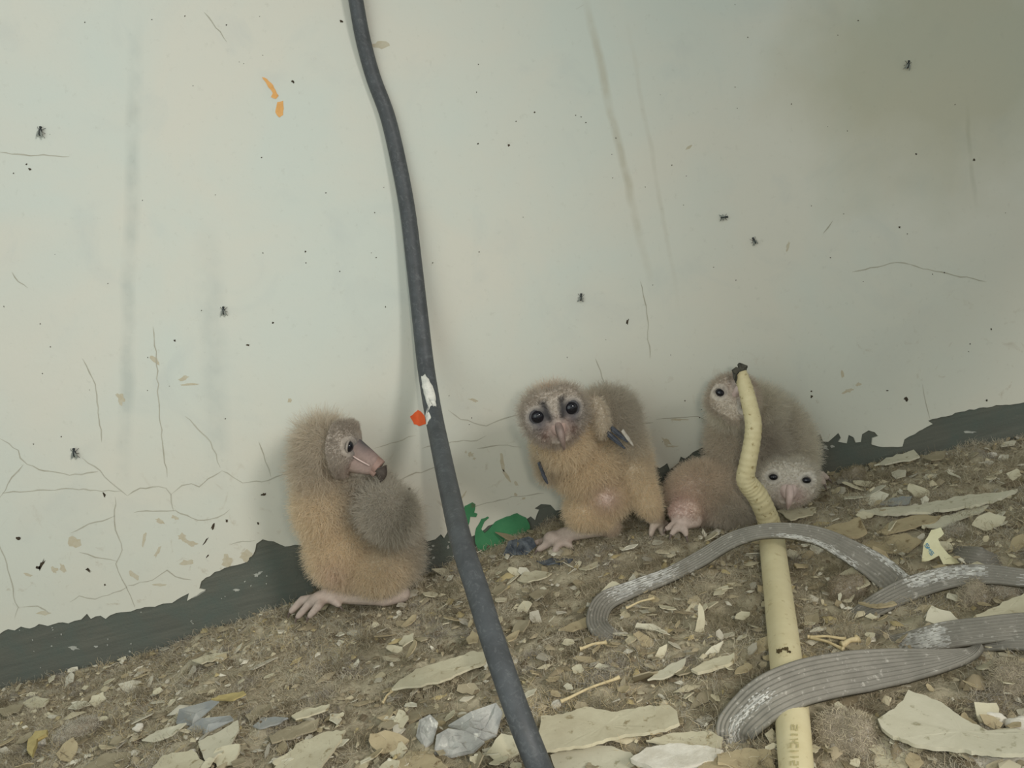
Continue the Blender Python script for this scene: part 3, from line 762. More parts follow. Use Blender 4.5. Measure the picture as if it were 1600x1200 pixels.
# --- owlet in the middle, leaning and staring at the viewer
B = Bird(); cl = []
B.e(862, 640, 37, 36, 28, 0.090, TAUPE * 1.08, 1.0).e(880, 685, 40, 42, 40, 0.078, BUFF, 1.0).e(915, 720, 56, 52, 46, 0.06, BUFF, 1.0, -0.3).e(943, 765, 44, 42, 42, 0.058, BUFF, 0.9)
B.e(950, 655, 42, 46, 40, 0.048, GREY, 1.1).e(975, 690, 26, 48, 26, 0.058, GREY * 1.1, 1.1, 0.35).e(990, 725, 24, 30, 22, 0.055, BUFF, 0.9)
B.e(935, 650, 12, 32, 12, 0.088, TAUPE, 0.6, 0.25).e(852, 712, 15, 42, 22, 0.064, TAUPE, 0.8, 0.15).e(930, 650, 34, 34, 30, 0.055, TAUPE, 1.0)
B.e(918, 795, 34, 30, 30, 0.060, BUFF, 0.7, 0.5).c((935, 800), (955, 822), 24, 14, 0.062, 0.062, BUFF, 0.7).c((955, 822), (880, 836), 13, 12, 0.062, 0.046, LEG, 0.06)
B.e(868, 842, 20, 13, 16, 0.046, LEG * 0.96, 0.0, -0.1)
toes(B, (868, 842), [(852, 845, 838, 848, 0.036), (856, 850, 842, 858, 0.048), (872, 852, 866, 862, 0.058), (884, 848, 892, 854, 0.056)], 0.046, 8, 5.5, LEG * 0.92, cl)
B.c((985, 735), (1012, 785), 27, 19, 0.064, 0.072, BUFF * 0.98, 0.75).c((1012, 785), (1027, 812), 17, 12, 0.072, 0.066, BUFF * 0.97, 0.5)
toes(B, (1027, 813), [(1020, 824, 1017, 836, 0.070), (1033, 824, 1036, 836, 0.066), (1042, 820, 1052, 826, 0.060)], 0.066, 7.5, 5, LEG, cl)
B.paint(948, 782, 24, 0.086, PINK * 0.85, 0.95, 0.08).paint(925, 620, 10, 0.08, PINK, 0.5).paint(862, 605, 16, 0.09, L3(200, 168, 150), 0.5).paint(1000, 690, 22, 0.05, CREAM, 0.3)
fr2 = add_head(B, 862, 642, 0.092, (0.12, -0.22, 0.97), (-0.24, 0.97, 0.10), 0.0265, 0.0255)
B.cw(hl(fr2, 0, -0.004, 0.013), hl(fr2, 0.0, -0.010, 0.0215), 0.0100, 0.0062, FPINK, 0.0)
def t2(x, y):
    ax = abs(x)
    ring = math.exp(-(math.hypot(ax - 0.53, y - 0.10) / 0.36) ** 4)
    g = max(ring, math.exp(-((ax - 0.50) / 0.30) ** 2 - ((y + 0.12) / 0.32) ** 2)) * 0.94
    st = math.exp(-((ax - 0.20 - 0.16 * max(y, 0)) / 0.12) ** 2) * max(0, min(1, (y + 0.15) / 0.15)) * max(0, min(1, (0.66 - y) / 0.12))
    p = math.exp(-(x / 0.42) ** 2 - ((y + 0.42) / 0.36) ** 2)
    m = math.exp(-((ax - 0.46) / 0.12) ** 2 - ((y + 0.55) / 0.16) ** 2)
    c = FACE * (1 - g) + FGREY * g
    c = c * (1 - p) + FPINK * p
    c = c * (1 - st * 0.9) + L3(44, 44, 48) * st * 0.9
    return c * (1 - m * 0.7) + L3(104, 76, 66) * m * 0.7
root2 = finish(B, 'owlet', F(950, 850), 'buff owlet in the middle leaning over and staring at the viewer', 80000, cl, 0.011)
face_parts(root2, fr2, 0.0052, 0.0140, 0.0035, 0.0215, 0.004, [(0, -0.006, 0.0220), (0, -0.010, 0.0265), (0, -0.017, 0.0290), (0, -0.0265, 0.0265)], [0.0042, 0.0044, 0.0034, 0.0006], (M_beakd,), t2)
for k in range(4):
    o = pin_feather(root2, (955 - k * 3 + (k % 2) * 4, 667 + k * 4), (977 - k * 2 + (k % 2) * 6, 686 + k * 5), 0.094, 0.095, 7, M_pin)
o = pin_feather(root2, (972, 672), (990, 697), 0.094, 0.093, 7, M_sheath); o['label'] = 'pale feather sheath'
for k in range(3):
    pin_feather(root2, (842 + k * 3, 722 + k * 9), (848 + k * 4, 740 + k * 8), 0.091, 0.090, 7, M_pin)
pin_feather(root2, (843, 712), (838, 700), 0.084, 0.084, 6, M_sheath)

# --- owlet at the back right, head low and turned upside down behind the conduit
B = Bird(); cl = []
B.e(1198, 695, 56, 70, 40, 0.034, GREY * 1.22, 1.3).e(1155, 695, 38, 72, 40, 0.044, TAUPE * 1.05, 1.2).e(1235, 715, 28, 58, 34, 0.032, CREAM * 1.04, 1.2).e(1143, 632, 30, 30, 24, 0.060, CREAM * 0.95, 1.0)
B.e(1180, 640, 34, 30, 34, 0.045, CREAM * 0.9, 1.2).e(1195, 695, 26, 34, 14, 0.066, GREY * 1.1, 1.2, 0.2).e(1222, 722, 34, 38, 30, 0.036, CREAM, 1.1)
B.c((1255, 742), (1276, 744), 12, 10, 0.05, 0.052, LEG, 0.1)
toes(B, (1276, 744), [(1284, 742, 1291, 746, 0.052), (1282, 748, 1286, 754, 0.060)], 0.052, 8, 5.5, LEG * 1.05, cl)
B.paint(1205, 690, 20, 0.08, L3(150, 136, 124), 0.7).paint(1150, 700, 18, 0.09, L3(160, 154, 142), 0.5).paint(1170, 640, 12, 0.09, GREY, 0.5)
fr3 = add_head(B, 1146, 624, 0.066, (-0.25, 0.12, 0.96), (-0.5, -0.85, 0.0), 0.0205, 0.0205)
def t3(x, y):
    g = math.exp(-((abs(x) - 0.5) / 0.2) ** 2 - (y / 0.25) ** 2) * 0.4
    p = math.exp(-(x / 0.5) ** 2 - ((y + 0.4) / 0.4) ** 2) * 0.8
    c = L3(196, 186, 172) * (1 - g) + FGREY * g
    return c * (1 - p) + L3(172, 150, 140) * p
root3 = finish(B, 'owlet', F(1230, 772), 'greyish owlet slumped at the back, half hidden behind the cream conduit', 65000, cl, 0.012)
face_parts(root3, fr3, 0.0040, 0.0118, 0.002, 0.0185, 0.003, [(0, -0.003, 0.0190), (0, -0.007, 0.0235), (0, -0.012, 0.0240), (0, -0.018, 0.0215)], [0.0040, 0.0040, 0.0028, 0.0005], (M_beakp,), t3, squint=0.2, fuzz=0.8)

# --- owlet lying flat in front, its white face on the litter
B = Bird(); cl = []
B.e(1095, 768, 50, 44, 44, 0.062, L3(222, 206, 186), 0.9, 0.35).e(1135, 770, 46, 46, 42, 0.062, TAUPE, 0.9).e(1178, 765, 30, 34, 34, 0.050, GREY, 0.8).e(1228, 745, 34, 32, 27, 0.070, CREAM, 0.8)
B.e(1205, 760, 26, 26, 28, 0.052, TAUPE, 0.6).e(1140, 795, 40, 24, 24, 0.078, GREY * 1.02, 0.9).e(1072, 800, 26, 22, 22, 0.082, PINK * 1.04, 0.45, 0.4)
B.c((1085, 812), (1066, 818), 13, 11, 0.086, 0.088, LEG, 0.1)
toes(B, (1066, 818), [(1052, 820, 1042, 826, 0.086), (1056, 826, 1050, 834, 0.094), (1070, 828, 1072, 836, 0.096)], 0.088, 7.5, 5, LEG, cl)
B.paint(1082, 745, 20, 0.090, PINK, 0.95, 0.08).paint(1062, 755, 15, 0.086, PINK, 0.9, 0.15).paint(1052, 775, 16, 0.08, PINK, 0.5, 0.5).paint(1130, 745, 20, 0.1, BUFF, 0.6).paint(1105, 795, 20, 0.10, BUFF, 0.6)
fr4 = add_head(B, 1229, 745, 0.072, (-0.20, -0.18, 0.95), (0.06, 1.0, 0.1), 0.0245, 0.0215, 0.90)
B.cw(hl(fr4, 0, -0.003, 0.012), hl(fr4, 0.0, -0.008, 0.021), 0.0105, 0.0065, L3(202, 180, 174), 0.0)
def t4(x, y):
    p = math.exp(-((x - 0.15) / 0.45) ** 2 - ((y + 0.45) / 0.4) ** 2) * 0.8
    g = math.exp(-((abs(x) - 0.6) / 0.14) ** 2 - ((y - 0.15) / 0.14) ** 2) * 0.6
    c = L3(204, 198, 186) * (1 - p) + L3(190, 162, 158) * p
    return c * (1 - g) + L3(110, 104, 98) * g
root4 = finish(B, 'owlet', F(1140, 825), 'pale owlet lying flat with white face on the litter right of conduit', 60000, cl, 0.009)
face_parts(root4, fr4, 0.0036, 0.0135, 0.0042, 0.0205, 0.003, [(0, -0.003, 0.0215), (0, -0.007, 0.0265), (0, -0.014, 0.0275), (0, -0.0215, 0.0250)], [0.0042, 0.0044, 0.0034, 0.0005], (M_beakp,), t4, squint=0.25, eye_front=2.4, fuzz=0.7)

# ------------------------------------------------------------------ black cable
_dp = lambda x, y, d: (P(x, y, d) - CAMP).dot(fw)
cab = [(395, -620, _dp(395, -620, .008), 6.4), (455, -420, _dp(455, -420, .008), 6.4), (512, -220, _dp(512, -220, .009), 6.3), (542, -80, _dp(542, -80, .010), 6.3), (556, 0, .682, 6.3), (567, 60, .690, 6.5), (583, 120, .698, 6.6), (605, 180, .703, 6.7), (622, 250, .708, 6.9), (637, 330, .713, 7.0), (648, 420, .717, 7.2), (657, 500, .719, 7.4), (665, 570, .714, 7.6), (676, 640, .694, 7.7), (688, 700, .655, 7.7), (703, 770, .598, 7.6), (722, 850, .530, 7.5), (745, 920, .500, 7.5), (765, 985, .478, 7.4), (790, 1060, .458, 7.3), (815, 1130, .443, 7.2), (845, 1205, .430, 7.1), (885, 1300, .400, 7.0)]
croot = empty('cable', D(790, 1060, .458), 'thick black cable hanging in front of the wall and crossing the litter', 'cable')
v_, f_ = tube([D(a, b, c) for a, b, c, r in cab], [r / 1000 for a, b, c, r in cab], 20, 1.0, True, 10)
link('sheath', mesh_np('sheath', v_, f_, True), croot, mats=[M_cable])
def daub(name, pts, lift, m, parent):
    """ragged crust on the cable: points on the image outline laid on the cable's near face"""
    V, Q = [], []
    cen = (sum(p[0] for p in pts) / len(pts), sum(p[1] for p in pts) / len(pts))
    rings = [1.0, 0.8, 0.45, 0.0]
    cl_ = [(a, b, c, r) for a, b, c, r in cab]
    def on(px, py):
        for i in range(len(cl_) - 1):
            if cl_[i][1] <= py <= cl_[i + 1][1]:
                t = (py - cl_[i][1]) / (cl_[i + 1][1] - cl_[i][1])
                x, dd, r = (cl_[i][j] * (1 - t) + cl_[i + 1][j] * t for j in (0, 2, 3))
                r /= 1000
                off = max(-0.97, min(0.97, (px - x) * dd / FPX / r))
                return dd - r * math.sqrt(1 - off * off)
    n = len(pts)
    for j, s in enumerate(rings):
        for p in pts:
            x = cen[0] + (p[0] - cen[0]) * s; y = cen[1] + (p[1] - cen[1]) * s
            h = lift * (0 if j == 0 else random.uniform(0.6, 1.2)) - (0.0006 if j == 0 else 0)
            V.append(D(x, y, on(x, y) - h))
    for j in range(len(rings) - 1):
        for k in range(n): Q.append((j * n + k, j * n + (k + 1) % n, (j + 1) * n + (k + 1) % n, (j + 1) * n + k))
    o = link(name, mesh_np(name, V, Q, True), parent, mats=[m]); return o
o = daub('plaster_daub', jag([(658, 588), (664, 584), (670, 592), (676, 603), (679, 612), (681, 628), (684, 638), (683, 648), (690, 654), (689, 660), (680, 657), (672, 660), (666, 664), (664, 650), (668, 638), (664, 620), (659, 604)], 5, 0.8, True), 0.0014, M_plaster, croot)
o['label'] = 'white plaster daubed on the black cable'

# ------------------------------------------------------------------ cream conduit
proot = empty('conduit', F(1215, 950), 'cream plastic conduit lying up the litter, its bent end raised before owlets', 'conduit')
def on_floor(px, py, r): p = F(px, py, 0.0); k = scale_at(p); p = F(px, py, r); return p
pp = [on_floor(1268, 1480, .010), on_floor(1252, 1290, .0105), on_floor(1244, 1200, .0105), on_floor(1237, 1110, .0105), on_floor(1229, 1040, .0110), on_floor(1222, 980, .0115), on_floor(1215, 920, .012), on_floor(1209, 870, .0125), on_floor(1206, 842, .0130)]
pr = [.0076, .0078, .0082, .0090, .0094, .0096, .0097, .0098, .0098]
v_, f_ = tube(pp, pr, 20, 1.0, True, 8)
link('straight_tube', mesh_np('straight_tube', v_, f_, True), proot, mats=[M_pipe])
tipd = [(1208, 850, .118), (1203, 822, .115), (1196, 800, .118), (1184, 775, .122), (1172, 760, .124), (1165, 747, .126), (1169, 722, .128), (1175, 690, .128), (1177, 662, .126), (1171, 632, .122), (1164, 604, .118), (1156, 582, .114)]
tp = [P(a, b, c) for a, b, c in tipd]
wd = [36, 35, 33, 33, 32, 29, 27, 26, 26, 25, 23, 21]
tr = [wd[i] * 0.5 * scale_at(tp[i]) for i in range(len(tp))]
v_, f_ = tube(tp, tr, 18, 1.0, True, 12)
v_ = [Vector(p) for p in v_]
ring = 18                                   # fine ring corrugation of the flexible end
for i in range(len(v_) // ring):
    c = sum((v_[i * ring + k] for k in range(ring)), Vector()) / ring
    s = 1 + 0.025 * math.sin(i * 1.6) + random.uniform(-0.01, 0.01)
    for k in range(ring): v_[i * ring + k] = c + (v_[i * ring + k] - c) * s
link('bent_tube', mesh_np('bent_tube', v_, f_, True), proot, mats=[M_pipe2])
# collar where the two pieces meet
v_, f_ = tube([P(1207, 848, .112), P(1205, 836, .113)], [.0104, .0104], 20, 1.0, True, 2)
link('collar', mesh_np('collar', v_, f_, True), proot, mats=[M_pipe])
# frayed tape at the open end
def rag(name, pts, m, parent, d, th=0.0012, wob=0.0015):
    V, Q = [], []
    n = len(pts)
    for s in (0, 1):
        for (x, y) in pts:
            p = P(x, y, d + s * th + random.uniform(-wob, wob)); V.append(p)
    c0 = len(V); cx = sum(p[0] for p in pts) / n; cy = sum(p[1] for p in pts) / n
    V.append(P(cx, cy, d)); V.append(P(cx, cy, d + th + 0.001))
    for k in range(n):
        Q.append((k, (k + 1) % n, n + (k + 1) % n, n + k)); Q.append((c0, (k + 1) % n, k)); Q.append((c0 + 1, n + k, n + (k + 1) % n))
    return link(name, mesh_np(name, V, Q), parent, mats=[m])
o = rag('frayed_tape', jag([(1152, 570), (1154, 567), (1160, 568), (1168, 571), (1166, 583), (1163, 592), (1158, 586)], 3, 0.8, True), M_tape, proot, 0.104); o['label'] = 'black tape stub at the raised end'
o = rag('frayed_tape', jag([(1143, 578), (1150, 573), (1158, 576), (1152, 586), (1151, 600), (1146, 592)], 3, 0.8, True), M_tape, proot, 0.121)
o = rag('frayed_tape', jag([(1146, 577), (1155, 572), (1164, 576), (1165, 590), (1160, 584), (1152, 583)], 3, 0.8, True), M_tape, proot, 0.108)
# scorch mark and faded print: thin shells on the tube's upper side
def on_tube_patch(name, px0, px1, py0, py1, m, parent, nx=6):
    V, Q = [], []
    for i in range(nx + 1):
        for y in (py0, py1):
            x = px0 + (px1 - px0) * i / nx
            best = None
            o_, d_ = CAMP, ray(x, y + random.uniform(-1, 1)).normalized()
            for j in range(len(pp) - 1):        # first hit of the ray with each tube stretch
                A, Bv = pp[j], pp[j + 1]; ab = Bv - A; L = ab.length; ab.normalize()
                m0 = o_ - A; dp = d_ - ab * d_.dot(ab); mp_ = m0 - ab * m0.dot(ab)
                rr = (pr[j] + pr[j + 1]) / 2 + 0.0003
                a_, b_, c_ = dp.dot(dp), 2 * dp.dot(mp_), mp_.dot(mp_) - rr * rr
                q_ = b_ * b_ - 4 * a_ * c_
                if q_ > 0:
                    t = (-b_ - math.sqrt(q_)) / (2 * a_); h = (o_ + d_ * t - A).dot(ab)
                    if -0.002 <= h <= L + 0.002 and (best is None or t < best): best = t
            V.append(o_ + d_ * (best if best else 0.45))
    for i in range(nx): Q.append((2 * i, 2 * i + 1, 2 * i + 3, 2 * i + 2))
    return link(name, mesh_np(name, V, Q), parent, mats=[m])
for a in ((1213, 1222, 1014, 1019), (1222, 1226, 1012, 1015), (1226, 1232, 1011, 1016), (1213, 1218, 1018, 1021), (1230, 1236, 1017, 1020)):
    on_tube_patch('scorch_mark', *a, M_burn, proot)
STROKES = {'C': [(0, 0, .25, 1), (.25, 0, 1, .2), (.25, .8, 1, 1)], '1': [(.4, 0, .65, 1)], 'I': [(.4, 0, .65, 1)], '2': [(0, 0, 1, .2), (.75, .2, 1, .5), (0, .4, 1, .6), (0, .6, .25, .9), (0, .8, 1, 1)], '7': [(0, 0, 1, .2), (.6, .2, .9, 1)], 'K': [(0, 0, .25, 1), (.3, .4, .6, .6), (.6, 0, .9, .45), (.6, .55, .9, 1)]}
def print_run(text, x_l, x_r, y0, pitch):
    y = y0
    for ch in text:
        for (a, b, c, d_) in STROKES.get(ch, []):    # letters turned a quarter: reading down the tube
            on_tube_patch('printed_letter', x_r - (x_r - x_l) * d_, x_r - (x_r - x_l) * b, y + pitch * 0.8 * a, y + pitch * 0.8 * c, M_inkdark, proot, 2)
        y += pitch
print_run('21K', 1236, 1247, 1132, 11)
print_run('CI127', 1234, 1248, 1160, 9.5)

# ------------------------------------------------------------------ grey ribbed straps
def strap(label, ctrl, nrib=8, mats=(M_strap,), kcam=0.55, thick=0.0022, white=None):
    """ctrl: (px, py, height above the litter, width in px, tilt)"""
    pts = [F(a, b, c) for a, b, c, wd, tl in ctrl]
    wid = [c[3] * scale_at(p) for c, p in zip(ctrl, pts)]
    til = [c[4] for c in ctrl]
    S = 12
    PP, WW, TT = [], [], []
    for i in range(len(pts) - 1):
        a = pts[max(i - 1, 0)]; b = pts[i]; c = pts[i + 1]; d = pts[min(i + 2, len(pts) - 1)]
        for s in range(S):
            t = s / S
            PP.append(0.5 * ((2 * b) + (c - a) * t + (2 * a - 5 * b + 4 * c - d) * t * t + (3 * b - a - 3 * c + d) * t ** 3))
            WW.append(wid[i] * (1 - t) + wid[i + 1] * t); TT.append(til[i] * (1 - t) + til[i + 1] * t)
    PP.append(pts[-1]); WW.append(wid[-1]); TT.append(til[-1])
    nc = nrib * 6 + 1
    V, Q, mi = [], [], []
    for i, p in enumerate(PP):
        t = (PP[min(i + 1, len(PP) - 1)] - PP[max(i - 1, 0)]).normalized()
        n = ((CAMP - p).normalized() * kcam + Vector((0, 0, 1)) * (1 - kcam)).normalized()
        n = (n - t * n.dot(t)).normalized()
        n = Matrix.Rotation(TT[i], 3, t) @ n
        b = t.cross(n).normalized()
        for side in (0, 1):
            for j in range(nc):
                s = -0.5 + j / (nc - 1)
                ph = (s + 0.5) * nrib
                h = 0.0011 * abs(math.sin(PI * ph)) ** 0.7 if side == 0 else 0.0
                arch = -0.06 * WW[i] * (2 * s) ** 2
                V.append(p + b * (s * WW[i]) + n * ((thick * 0.5 + h if side == 0 else -thick * 0.5) + arch))
    R_ = 2 * nc
    for i in range(len(PP) - 1):
        for j in range(nc - 1):
            Q.append((i * R_ + j, i * R_ + j + 1, (i + 1) * R_ + j + 1, (i + 1) * R_ + j))
            Q.append((i * R_ + nc + j, (i + 1) * R_ + nc + j, (i + 1) * R_ + nc + j + 1, i * R_ + nc + j + 1))
            w_ = 0
            if white and len(mats) > 1:
                f_ = i / (len(PP) - 1)
                for (f0, f1, j0, j1) in white:
                    if f0 < f_ + random.uniform(-.02, .02) < f1 and j0 <= j / nc + random.uniform(-.08, .08) <= j1 and random.random() < 0.8: w_ = 1
            mi += [w_, 0]
        Q.append((i * R_, (i + 1) * R_, (i + 1) * R_ + nc, i * R_ + nc)); mi.append(0)
        Q.append((i * R_ + nc - 1, i * R_ + R_ - 1, (i + 1) * R_ + R_ - 1, (i + 1) * R_ + nc - 1)); mi.append(0)
    Q.append(tuple(range(0, nc)) + tuple(range(R_ - 1, nc - 1, -1))); mi.append(0)
    e_ = (len(PP) - 1) * R_
    Q.append(tuple(range(e_ + nc - 1, e_ - 1, -1)) + tuple(range(e_ + nc, e_ + R_))); mi.append(0)
    c = Vector(PP[len(PP) // 2]); c.z = min(p.z for p in PP)
    me = mesh_np('ribbed_strap', [v - c for v in V], Q, True)
    o = link('ribbed_strap', me, mats=mats)
    me.polygons.foreach_set('material_index', mi)
    o.location = c
    return tag(o, label, 'strap', 'grey ribbed straps on the litter')
MW = (M_strap, M_strapw)
strap('grey ribbed strap hooped over the cream conduit, curling back at its left end', [(985, 1006, -.004, 30, 0.3), (950, 992, .003, 34, 0.3), (933, 970, .006, 34, 0.2), (945, 940, .008, 34, 0.0), (985, 921, .008, 30, -0.2), (1045, 898, .008, 28, -0.3), (1095, 872, .014, 30, -0.3), (1140, 845, .025, 30, -0.3), (1185, 831, .032, 26, -0.2), (1230, 829, .034, 26, 0.0), (1280, 838, .030, 30, 0.1), (1330, 862, .022, 38, 0.1), (1375, 890, .012, 46, 0.1), (1410, 920, .006, 46, 0.1), (1440, 945, .0, 40, 0.1)], 7, MW, 0.6, white=[(0.24, 0.36, 0.0, 0.8), (0.80, 0.93, 0.0, 0.2), (0.62, 0.8, 0.75, 1.0)])
strap('narrow grey ribbed strap with whitened ridges below the packet scrap', [(1335, 965, -.006, 26, 0.0), (1370, 945, .004, 34, 0.0), (1420, 920, .010, 38, 0.0), (1480, 902, .014, 36, 0.0), (1540, 897, .016, 32, 0.0), (1600, 903, .014, 30, 0.0), (1700, 912, .010, 32, 0.0), (1830, 905, .004, 34, 0.0), (1920, 890, -.006, 34, 0.0)], 7, MW, 0.6, white=[(0.25, 0.5, 0.1, 0.6), (0.62, 0.85, 0.3, 0.9)])
strap('broad grey ribbed strap lying across the conduit, folded back at the right', [(1150, 1172, -.004, 50, 0.0), (1150, 1138, .006, 62, 0.0), (1178, 1105, .017, 68, 0.0), (1215, 1080, .024, 70, 0.0), (1270, 1060, .022, 72, 0.0), (1340, 1047, .016, 70, 0.0), (1410, 1038, .012, 58, -0.1), (1470, 1031, .010, 40, -0.3), (1512, 1022, .008, 26, -0.5), (1530, 1012, .006, 14, -0.8)], 9, MW, 0.6, white=[(0.02, 0.3, 0.35, 0.55)])
strap('grey ribbed strap with a lengthwise fold leaving the right edge', [(1385, 1012, -.004, 36, 0.0), (1430, 1004, .004, 42, 0.0), (1480, 992, .010, 44, 0.0), (1540, 984, .014, 40, 0.2), (1600, 978, .015, 40, 0.3), (1700, 975, .012, 44, 0.3), (1830, 972, .008, 46, 0.2), (1930, 966, -.006, 44, 0.0)], 8, MW, 0.6, white=[(0.08, 0.28, 0.1, 0.9)])
strap('grey ribbed strap lying against the folded one, lowest at the right edge', [(1505, 1012, .000, 22, 0.0), (1545, 1004, .006, 28, 0.0), (1600, 1000, .010, 34, 0.0), (1700, 1012, .008, 38, 0.0), (1810, 1030, .004, 40, 0.0), (1890, 1050, -.008, 40, 0.0)], 6, (M_strap,), 0.6)
strap('short grey ribbed strap end buried behind the packet scrap', [(1480, 862, -.003, 30, 0.0), (1505, 866, .005, 32, 0.0), (1535, 870, .007, 32, 0.0), (1560, 876, -.002, 28, 0.0)], 6, (M_strap,), 0.6)

# ------------------------------------------------------------------ flies on the wall
def make_fly():
    parts = {}
    def ell(name, c, r, m):
        bm = bmesh.new(); bmesh.ops.create_uvsphere(bm, u_segments=10, v_segments=7, radius=1.0)
        for v in bm.verts: v.co = Vector((v.co.x * r[0] + c[0], v.co.y * r[1] + c[1], v.co.z * r[2] + c[2]))
        me = bpy.data.meshes.new(name); bm.to_mesh(me); bm.free(); me.materials.append(m); return me
    parts['body'] = [ell('body', (0, -0.0020, 0), (0.0016, 0.0014, 0.0034), M_fly)]
    parts['head'] = [ell('head', (0, -0.0020, 0.0040), (0.0013, 0.0011, 0.0010), M_fly)]
    wings = []
    for s in (-1, 1):
        V = [(s * .0006, -.0032, .0016), (s * .0021, -.0030, -.0004), (s * .0029, -.0026, -.0040), (s * .0018, -.0028, -.0046), (s * .0007, -.0032, -.0020)]
        V += [(x, y - 0.0002, z) for x, y, z in V]
        Q = [(0, 1, 2, 3, 4), (9, 8, 7, 6, 5)] + [(i, (i + 1) % 5, 5 + (i + 1) % 5, 5 + i) for i in range(5)]
        me = mesh_np('wing', V, Q); me.materials.append(M_wing); wings.append(me)
    parts['wing'] = wings
    legs = []
    for s in (-1, 1):
        for k, (dz, ez) in enumerate(((.0018, .0042), (0, -.0004), (-.0014, -.0044))):
            v_, f_ = tube([(s * .0012, -.0014, dz), (s * .0026, -.0016, (dz + ez) / 2), (s * .0034, -.0001, ez)], [.0002, .0002, .00014], 5, 1, True, 2)
            me = mesh_np('leg', v_, f_); me.materials.append(M_fly); legs.append(me)
    parts['leg'] = legs
    return parts
FP = make_fly()
for px, py, rot, s, lab in [(66, 207, 0.2, 1.0, 'fly on the upper left wall, nearest the left edge of the photo'), (351, 486, 0.02, 0.9, 'fly on the pale wall between the left edge and the cable'), (119, 707, -0.02, 1.05, 'fly with spread wings on the cracked wall at lower left'),
                           (907, 465, 0.1, 0.85, 'fly on the wall above the middle owlet'), (1129, 340, 1.45, 0.85, 'sideways fly on the right wall, upper one of a pair'), (1177, 377, -0.45, 0.8, 'tilted fly on the right wall, lower one of a pair'), (1416, 103, 0.2, 0.85, 'fly on the shaded patch at the upper right of the wall')]:
    p = P(px, py); p.y = -PAINT_T
    r = empty('fly', p, lab, 'fly', 'flies on the wall')
    r.rotation_euler = (0, rot + ROLL * 0.9, 0); r.scale = (s, s, s)
    for nm, mes in FP.items():
        for me in mes:
            o = bpy.data.objects.new(nm, me); COL.objects.link(o); o.parent = r
for px, py in ((980, 503), (1414, 622)): pass

# ------------------------------------------------------------------ flakes of old paint and other scraps
def sheet(name, pts, m, th=0.0011, curl=0.0016, tilt=(0, 0), rough=0.00010, nring=4):
    """thick curled flake from an outline of world points; origin at its centre"""
    c = sum(pts, Vector()) / len(pts)
    R = max((p - c).length for p in pts)
    th_ = random.uniform(0, PI)
    V, Q = [], []
    n = len(pts)
    for side in (0, 1):
        for j in range(nring, 0, -1):
            s = j / nring
            for p in pts:
                q_ = (p - c) * s
                a = q_.x * math.cos(th_) + q_.y * math.sin(th_)
                z = curl * (a / R) ** 2 + q_.x * tilt[0] + q_.y * tilt[1] + (random.uniform(-rough, rough) if side == 0 else 0)
                V.append(Vector((q_.x, q_.y, q_.z + z - side * th)))
        V.append(Vector((0, 0, -side * th)))
    off = nring * n + 1
    for side in (0, 1):
        o_ = side * off
        for j in range(nring - 1):
            for k in range(n):
                f_ = (o_ + j * n + k, o_ + j * n + (k + 1) % n, o_ + (j + 1) * n + (k + 1) % n, o_ + (j + 1) * n + k)
                Q.append(f_ if side == 0 else f_[::-1])
        for k in range(n):
            f_ = (o_ + (nring - 1) * n + k, o_ + (nring - 1) * n + (k + 1) % n, o_ + nring * n)
            Q.append(f_ if side == 0 else f_[::-1])
    for k in range(n): Q.append((k, off + k, off + (k + 1) % n, (k + 1) % n))
    me = mesh_np(name, V, Q, True)
    me.set_sharp_from_angle(angle=0.7)
    o = link(name, me, mats=[m]); o.location = c
    return o
def flake_px(label, pts, m, dz=0.006, th=0.0012, curl=0.0015, tilt=(0, 0), name='paint_flake', cat='paint flake', jit=2.0, stand=None):
    pts = jag(jag(pts, 26, jit * 1.5, True), 7, jit * 0.8, True)
    if stand is None:
        cx = sum(p[0] for p in pts) / len(pts); cy = sum(p[1] for p in pts) / len(pts)
        z = F(cx, cy, dz).z
        W_ = [Z(x, y, z) for x, y in pts]
    else:
        lowest = max(pts, key=lambda p: p[1]); dpt = -F(lowest[0], lowest[1], 0.001).y
        W_ = [P(x, y, dpt - stand * (lowest[1] - y) * 0.0004) for x, y in pts]
    return tag(sheet(name, W_, m, th, curl, tilt), label, cat)
flake_px('long pale paint flake lying left of the black cable', [(612, 1078), (625, 1062), (650, 1045), (690, 1033), (740, 1018), (762, 1020), (757, 1036), (725, 1048), (690, 1064), (650, 1073)], M_flake, 0.008, 0.0016, 0.002)
flake_px('big cream flake cut by the bottom edge at lower left', [(425, 1205), (445, 1180), (470, 1160), (505, 1145), (540, 1140), (532, 1158), (515, 1180), (500, 1205)], M_flake, 0.006, 0.0015)
flake_px('wide cream flake right of the cable near the bottom', [(842, 1145), (846, 1122), (880, 1118), (915, 1106), (955, 1112), (1000, 1104), (1045, 1101), (1058, 1112), (1062, 1132), (1040, 1142), (985, 1148), (925, 1162), (880, 1168), (850, 1172)], M_flake, 0.010, 0.0020, 0.003)
flake_px('smooth sage flake on the bottom edge under the wide cream one', [(860, 1180), (900, 1168), (950, 1166), (985, 1175), (1005, 1195), (1015, 1215), (930, 1220), (870, 1215)], M_flake_b, 0.005)
flake_px('white crusted flake by the bottom edge left of the conduit', [(985, 1185), (1010, 1168), (1060, 1162), (1105, 1165), (1130, 1172), (1115, 1188), (1075, 1198), (1020, 1200)], M_white, 0.007, 0.003, 0.002)
flake_px('sage flake ending under the broad strap by the bottom', [(1010, 1160), (1060, 1145), (1110, 1142), (1130, 1155), (1128, 1170), (1070, 1166)], M_flake, 0.005)
